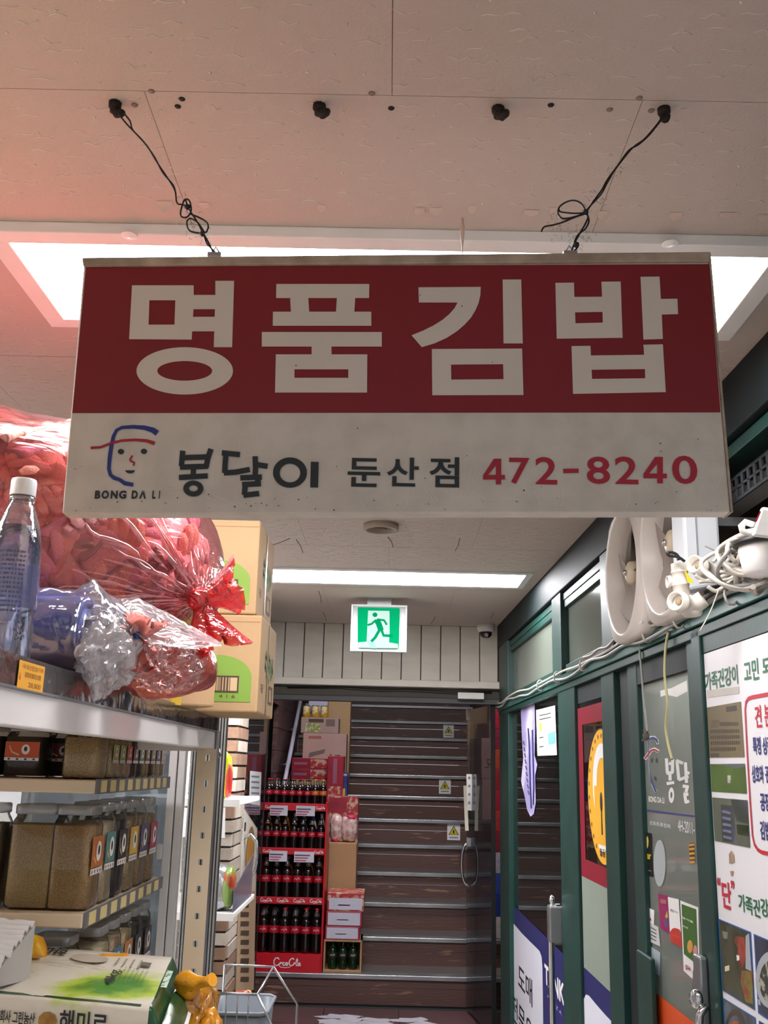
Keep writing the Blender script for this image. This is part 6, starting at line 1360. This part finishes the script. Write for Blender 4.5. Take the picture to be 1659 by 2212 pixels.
sbox('lilac_pack', 'pale lilac tissue pack on top behind the yellow cans', 'pack', -.68, -.52, 5, 1.821, 1.985, mat('pale lilac pack', '#c5c2da', .4, var=.1), y0=ty(5)+.12, dpt=.14, prints=(('blue_print', .1, .5, .2, .6, mat('lilac print', '#8a86b8', .4)),))
sbox('cardboard_box', 'tall cardboard box topmost on the left of the stairs', 'box', -.544, -.332, 6, tz(6), 2.02, CARD)
# handrail
hrl = struct('handrail'); pa, pb = Vector((-.80, 7.6, 1.02)), Vector((-.80, 9.9, 2.49))
mesh('rail', G().tube([pa, pb], .017, 12), mat('lilac white rail', '#cfcade', .25), hrl)
for k in range(5): p = pa.lerp(pb, .1+.2*k); mesh('bracket', G().tube([p, p+Vector((-.03, 0, -.03)), p+Vector((-.063, 0, -.03))], .007, 8), STEEL, hrl)
# snack stack on the right of the stairs, seen past the glass door
cols = ['#b3283a', '#8f2a3c', '#b8482e', '#a32a34', '#b3283a', '#c23a3a', '#8f2a3c', '#b9b4bf', '#3a4fa8', '#2c3a8c', '#c9bfb4']
zq = tz(1)
for k, c in enumerate(reversed(cols)):
    h = .135; nmz = ('lowest', 'second', 'third', 'fourth', 'fifth', 'sixth', 'seventh', 'eighth', 'ninth', 'tenth', 'topmost')[k]
    sbox('snack_carton', 'small %s packet, %s in the stack at the right side of the stairs' % ({'#b9b4bf': 'grey', '#3a4fa8': 'blue', '#2c3a8c': 'dark blue', '#c9bfb4': 'cream'}.get(c, 'red'), nmz), 'box', .655-.012*(k % 2), .80, 1, zq, zq+h, mat('packet '+c, c, .35, var=.45, vs=22), prints=(('strip', .05, .5, .2, .5, mat('packet strip', '#d8b9a8', .4, col2='#a0503c', vs=40)),))
    zq += h+.001
# warning stickers on the risers
for k, (px, py, n) in enumerate(((969, 1570, 11), (961, 1698, 7), (980, 1797, 5))):
    y = ST0+RUN*n+.0165 if False else None
    n_ = min(range(NST), key=lambda q: abs(P(px, py, Y=ST0+RUN*q+.017)[2]-(RISE*q+.085)))
    yy = ST0+RUN*n_+.0165; c = P(px, py, Y=yy); hh = .062; ww = .052
    zc_ = min(max(c[2], RISE*n_+hh+.003), RISE*n_+.146-hh)
    t = thing('warning_sticker', ('white sticker with a yellow warning triangle, highest on the stairs', 'white sticker with a yellow warning triangle, middle one on the stairs', 'white sticker with a yellow warning triangle, lowest and nearest the door handle')[k], 'sticker', (c[0], yy, zc_))
    mesh('card', G().box(c[0]-ww, c[0]+ww, yy-.001, yy, zc_-hh, zc_+hh), WHITE, t)
    tri = lambda s, d, mt, nm: mesh(nm, G().add([(c[0]-.042*s, yy-d, zc_-.022-.012*(s-1)), (c[0]+.042*s, yy-d, zc_-.022-.012*(s-1)), (c[0], yy-d, zc_+.05*s)], [(0, 1, 2)]), mt, t)
    tri(1, .0014, INK, 'triangle_edge'); tri(.82, .0018, mat('warning yellow', '#d9c21c', .4), 'triangle')
    mesh('figure', G().box(c[0]-.006, c[0]+.006, yy-.0023, yy-.0019, zc_-.012, zc_+.016), INK, t)
    mesh('caption', G().box(c[0]-.035, c[0]+.035, yy-.0018, yy-.0013, zc_-.046, zc_-.036), GREY, t)
single('door_latch_box', G().box(.40, .55, 5.87, 5.93, 1.825, 1.86), WHITEP, 'small white closer box at the top right of the stair opening', 'closer')

# ================================================================== RICE BAGS, LOWER LEFT
tb = thing('display_table', 'low wooden display table under the rice bags', 'table', (-.62, 1.83, 0))
mesh('table_top', G().box(-1.05, -.30, 1.52, 2.10, .85, .88), CARDD, tb, bevel=.004)
for x, y in ((-1.03, 1.55), (-.36, 1.55), (-1.03, 2.05), (-.36, 2.05)): mesh('leg', G().box(x, x+.04, y-.02, y+.02, 0, .85), CARDD, tb)
def ricemat(name, c, r0, base='#e2dccb', g1='#4f8f2a', g2='#b7cf4a'):
    mt, nt, b = new(name); N, L = nt.nodes, nt.links
    tc = N.new('ShaderNodeTexCoord'); sb = N.new('ShaderNodeVectorMath'); sb.operation = 'SUBTRACT'; sb.inputs[1].default_value = c
    L.new(tc.outputs['Object'], sb.inputs[0]); sc = N.new('ShaderNodeVectorMath'); sc.operation = 'MULTIPLY'; sc.inputs[1].default_value = (1, 1.3, .3); L.new(sb.outputs[0], sc.inputs[0])
    ln = N.new('ShaderNodeVectorMath'); ln.operation = 'LENGTH'; L.new(sc.outputs[0], ln.inputs[0])
    nz = N.new('ShaderNodeTexNoise'); nz.inputs['Scale'].default_value = 22; nz.inputs['Detail'].default_value = 6; L.new(tc.outputs['Object'], nz.inputs['Vector'])
    ma = N.new('ShaderNodeMath'); ma.operation = 'MULTIPLY_ADD'; ma.inputs[1].default_value = r0*1.5; L.new(nz.outputs['Fac'], ma.inputs[0]); L.new(ln.outputs['Value'], ma.inputs[2])
    rp = N.new('ShaderNodeValToRGB'); e = rp.color_ramp.elements; e[0].position = r0*1.05; e[0].color = lin(g1); e[1].position = r0*1.95; e[1].color = lin(base); m_ = rp.color_ramp.elements.new(r0*1.55); m_.color = lin(g2)
    L.new(ma.outputs[0], rp.inputs['Fac']); L.new(rp.outputs['Color'], b.inputs['Base Color']); b.inputs['Roughness'].default_value = .3
    n2 = N.new('ShaderNodeTexNoise'); n2.inputs['Scale'].default_value = 16; L.new(tc.outputs['Object'], n2.inputs['Vector']); bp = N.new('ShaderNodeBump'); bp.inputs['Strength'].default_value = .25; bp.inputs['Distance'].default_value = .02; L.new(n2.outputs['Fac'], bp.inputs['Height']); L.new(bp.outputs[0], b.inputs['Normal'])
    return mt
RU, RV = Vector((.966, -.259, 0)), Vector((-.095, .995, 0))
FR = Vector((-.362, 1.784, 0)); RL, RW_, RH = .50, .315, .062
TILT = .026
def ricebag(label, zb, fr, mt, band, full=True):
    t = thing('rice_bag', label, 'rice bag', (fr.x, fr.y, zb))
    R3 = lambda a, b, c: fr+RU*(a-RL)+RV*b+Vector((0, 0, zb+c))      # a 0..RL along, b 0..RW across, c up
    def f(i, j):
        p = f0(i, j); b_ = max(0, min(1, (p-fr).dot(Vector((.25, .97, 0)))/RW_)); p.z += TILT*b_; return p
    def f0(i, j):
        a = i*RL; q = j*4; e = min(1, (RL-a)/.03+.35) if a > RL-.03 else 1
        dm = .008*math.sin(PI*min(1, i*1.02))*1
        if q < 1: b, c = q*RW_, RH*e+dm*math.sin(PI*q)+.003*noise.noise(Vector((a*14, q*5, zb*9)))
        elif q < 2: b, c = RW_, RH*e*(2-q)
        elif q < 3: b, c = RW_*(3-q), 0
        else: b, c = 0-.004*math.sin(PI*(q-3)), RH*e*(q-3)
        return R3(a, b, c)
    def f2(i, j): return f(i, j/48.0)
    g = G(); g.grid(lambda i, j: f(i*.955, j), 26, 48, wrap=True, smooth=True)
    mesh('bag', g, mt, t)
    mesh('green_end', G().grid(lambda i, j: f(.955+.045*i, j), 5, 48, wrap=True), band, t)
    # folded seal flap at the right end
    mesh('seal_flap', G().grid(lambda i, j: R3(RL+.03*i, RW_*j+.01*i*(1-2*j), TILT*j+RH*.55-.030*i*i+.004*math.sin(j*9)*i), 5, 14), band, t)
    mesh('seal_edge', G().grid(lambda i, j: R3(RL+.03+.006*i, RW_*j+.01*(1-2*j), TILT*j+RH*.55-.030-.004*i+.004*math.sin(j*9)), 1, 14), WHITE, t)
    return t, R3
GBAND = mat('deep green band', '#22552f', .25, bump=.25, bs=12, var=.45, vs=7)
rt, R3 = ricebag('white rice bag with a green splash print and dark green end, top of the pile', .9665, FR, ricemat('rice print', (-.11, .12, .06), .10), GBAND)
TOPZ = RH+.0105
def rtop(nm, body, a0, a1, b0, b1, mt, bold=.02, turn=0):
    def mp2(u, v):
        if turn == 2: u, v = 1-u, 1-v
        if turn == 1: u, v = v, u; 
        if turn == 3: u, v = 1-v, u
        return R3(a0+(a1-a0)*u, b0+(b1-b0)*v, RH+.0016+TILT*(b0+(b1-b0)*v)/RW_+.0088*math.sin(PI*min(1, (a0+(a1-a0)*u)/RL*1.02))*math.sin(PI*(b0+(b1-b0)*v)/RW_)+.0016)
    return text(nm, body, mp2, mt, rt, bold), mp2
rtop('lettering', '4kg', .372, .398, .085, .165, INK, .02, 3)
for k in range(7): rtop('small_print', '정부미곡표시', .388+.009*k, .393+.009*k, .09+.004*k, .19+.003*(k % 3), mat('rice small print', '#4b6a35', .6), 0, 3)
rtop('lettering', '향미', .20, .26, .23, .30, INK, .02, 2)
def rpoly(nm, lp, mt, lift=.0014): return mesh(nm, G().poly([lp], lambda a, b: R3(a, b, RH+.0016+TILT*b/RW_+.0088*math.sin(PI*min(1, a/RL*1.02))*math.sin(PI*b/RW_)+lift)), mt, rt)
rpoly('window_oval', ell(.315, .225, .040, .034, 24), mat('oval grey', '#c3b8a6', .4))
rpoly('red_oval', ell(.125, .235, .040, .022, 20), mat('oval red', '#c1272d', .4)); rtop('lettering', '햅쌀', .105, .145, .228, .245, WHITE, .02)
rpoly('code_square', [(.425, .215), (.445, .215), (.445, .24), (.425, .24)], mat('code grey2', '#6a6558', .5), .002)
for k, q in enumerate(([(.10, .12), (.16, .16), (.24, .17), (.32, .15)], [(.15, .09), (.19, .12), (.23, .10)], [(.20, .17), (.28, .19), (.36, .17)])): rpoly('stem_print', stroke(q, .0022), mat('stem print', '#a9ad72', .5), .0018)
for c in ((.185, .185), (.205, .195), (.165, .175)): rpoly('flower_print', ell(c[0], c[1], .016, .013, 8), mat('flower print', '#b98f3a', .5, col2='#8a5f20', vs=60), .002)
for k in range(4): rpoly('small_print', stroke([(.375+.016*k, .20), (.375+.016*k, .25)], .004), mat('faint print', '#9a9484', .6), .0018)
rpoly('line_print', [(.02, .001), (.462, .001), (.462, .011), (.02, .011)], GBAND, .0005)
def rside(body, a0, a1, c0, c1, bold=.02, mt=INK): return text('lettering', body, lambda u, v: R3(a0+(a1-a0)*u, -.0065, c0+(c1-c0)*v), mt, rt, bold)
rside('주식회사 그린농산', .178, .268, .020, .040); rside('해미르', .315, .405, .014, .050); rside('4kg', .425, .462, .010, .034)
mesh('flower_print', G().poly([ell(.292, .03, .018, .014, 9)], lambda a, b: R3(a, -.0062, b)), mat('flower print', '#b98f3a'), rt)
mesh('brand_strip', G().poly([[(.484, .09), (.496, .09), (.496, .19), (.484, .19)]], lambda a, b: R3(a, b, RH+.008+TILT*b/RW_)), mat('strip pale green', '#cfe0cf', .4, col2='#3f7a4c', vs=130, cut=(.42, .5)), rt)
ricebag('cream rice bag with a green tint lying under the top one', .8835, FR+Vector((-.03, -.035, 0)), ricemat('rice print two', (-.12, .1, .06), .07, '#dcd3b4', '#8fa83e', '#c9cf7a'), mat('yellow green band', '#b7c25a', .3))
# white folded paper and the yellow bags behind
pt = thing('paper_stack', 'stack of pleated white paper sheets lying on the rice bag', 'paper', tuple(R3(.02, .2, RH+.012)))
q0 = R3(.172, .112, RH+.010); u_, v_ = Vector((.96, -.28, 0)), Vector((.28, .96, 0))
mesh('block', G().hexa([q0+u_*a+v_*b+Vector((0, 0, c+(.062 if c and b > -.05 else 0))) for c in (0.0, .030) for a, b in ((-.12, -.10), (.055, -.10), (.065, -.025), (-.12, -.025))]), mat('grey paper edge', '#b4b0ab', .7), pt)
g = G()
for k in range(9):
    b = -.101+.0085*k; w0 = .012*noise.noise(Vector((k*1.7, 3, 0)))
    g.grid(lambda i, j: q0+u_*(-.12+(.177+.008*k/9+w0)*i)+v_*(b+.009*j)+Vector((0, 0, .031+.84*(b+.101+.0085*j)+.007*math.sin(PI*j)*(1+.6*noise.noise(Vector((i*9, k, 2)))))), 14, 4)
o = mesh('pleat', g, mat('tissue white', '#f1f0ee', .8), pt); o['kind'] = 'stuff'
YB = film('yellow film', '#ffd27a', '#eaa21e', .75, .2, .6, 26, gloss=.25, transl=.3)
yb = thing('snack_bag', 'yellow snack bag with an orange print behind the paper stack', 'snack', (-.80, 2.06, .881))
mesh('bag', lumpy((-.70, 2.085, .985), (.055, .022, .11), 21, .12, flat=.881), mat('yellow snack pack', '#e4b021', .3, bump=.4, bs=22, col2='#c47a1e', vs=10, cut=(.35, .45)), yb)
ob = thing('yellow_bag', 'crumpled orange yellow plastic bag at the right end of the rice bags', 'bag', (-.345, 2.0, .881))
mesh('bag', lumpy((-.345, 2.045, .955), (.030, .075, .066), 31, .3, n=(28, 40), flat=.881), YB, ob)
kt = Vector(P(425, 2122, Y=1.98)); mesh('twisted_tail', G().tube([(-.345, 2.03, 1.0), kt+Vector((-.02, 0, .0)), kt, Vector(P(445, 2121, Y=1.97)), Vector(P(459, 2116, Y=1.96))], [.026, .022, .012, .009, .012], 10), mat('orange film solid', '#eda422', .35, bump=.4, bs=40), ob)
mesh('lower_fold', lumpy((-.318, 2.0, .930), (.024, .05, .046), 35, .32, n=(22, 32), flat=.881), mat('orange fold', '#e59a1c', .3, bump=.5, bs=35, var=.3, vs=20), ob)
o3 = thing('yellow_bag', 'flat orange bag with dark lettering lying behind the top rice bag', 'bag', (-.52, 2.09, .881))
mesh('bag', lumpy((-.53, 2.112, .965), (.068, .012, .088), 41, .08, flat=.881), mat('orange pack', '#e0a02c', .3, bump=.25, bs=20), o3)
# wire cart with a grey tray
wc = thing('wire_cart', 'low wire cart rail beside the rack, holding a grey tray', 'cart', (-.42, 3.1, 0))
a, b, c = Vector(P(436, 2143, Y=3.0)), Vector(P(556, 2149, Y=3.0)), Vector(P(588, 2212, Y=2.95)); c.z = min(c.z, .74)
for q in ((a, b), (a+Vector((0, .4, 0)), b+Vector((0, .4, 0))), (b, b+Vector((0, .4, 0)))): mesh('rail', G().tube(list(q), .0035, 8), STEEL, wc)
mesh('rail', G().tube([b, c, Vector((c.x+.03, c.y-.02, .3)), Vector((c.x+.03, c.y-.02, 0))], .0035, 8), STEEL, wc); mesh('rail', G().tube([b+Vector((0, .4, 0)), Vector((c.x+.03, 3.4, .7)), Vector((c.x+.03, 3.4, 0))], .0035, 8), STEEL, wc)
mesh('rail', G().tube([a, Vector((a.x, 3.0, 0))], .0035, 8), STEEL, wc); mesh('rail', G().tube([a+Vector((0, .4, 0)), Vector((a.x, 3.4, 0))], .0035, 8), STEEL, wc)
for k in range(3): p = a.lerp(b, .45+.2*k); mesh('wire', G().tube([p, p+Vector((0, 0, -.10))], .0022, 6), STEEL, wc)
mesh('lower_rail', G().tube([Vector((a.x, 3.0, .60)), Vector((c.x+.03, 3.0, .60))], .003, 6), STEEL, wc); mesh('lower_rail', G().tube([Vector((a.x, 3.3, .60)), Vector((c.x+.03, 3.3, .60))], .003, 6), STEEL, wc)
tr_ = thing('grey_tray', 'grey plastic tray with a rolled rim in the wire cart', 'tray', (-.41, 3.14, .604))
mesh('tray_body', G().squircle([(.075, .11, .03, 0), (.083, .12, .03, .145), (.079, .116, .03, .145), (.072, .106, .03, .006)], (-.407, 3.15, .604)), mat('tray grey', '#7d848c', .4), tr_)
mesh('rim', G().tube([(-.407+sx*.086, 3.15+sy*.123, .75) for sx, sy in ((-1, -.8), (-.8, -1), (.8, -1), (1, -.8), (1, .8), (.8, 1), (-.8, 1), (-1, .8))], .005, 8, closed=True), mat('tray rim', '#8b939b', .35), tr_)
single('snack_bag', lumpy((-.43, 3.34, .645), (.045, .03, .10), 51, .15, flat=.60), mat('red yellow pack', '#b8302a', .3, col2='#d8b83a', vs=30, cut=(.42, .5)), 'small red and yellow snack pack behind the grey tray', 'snack')
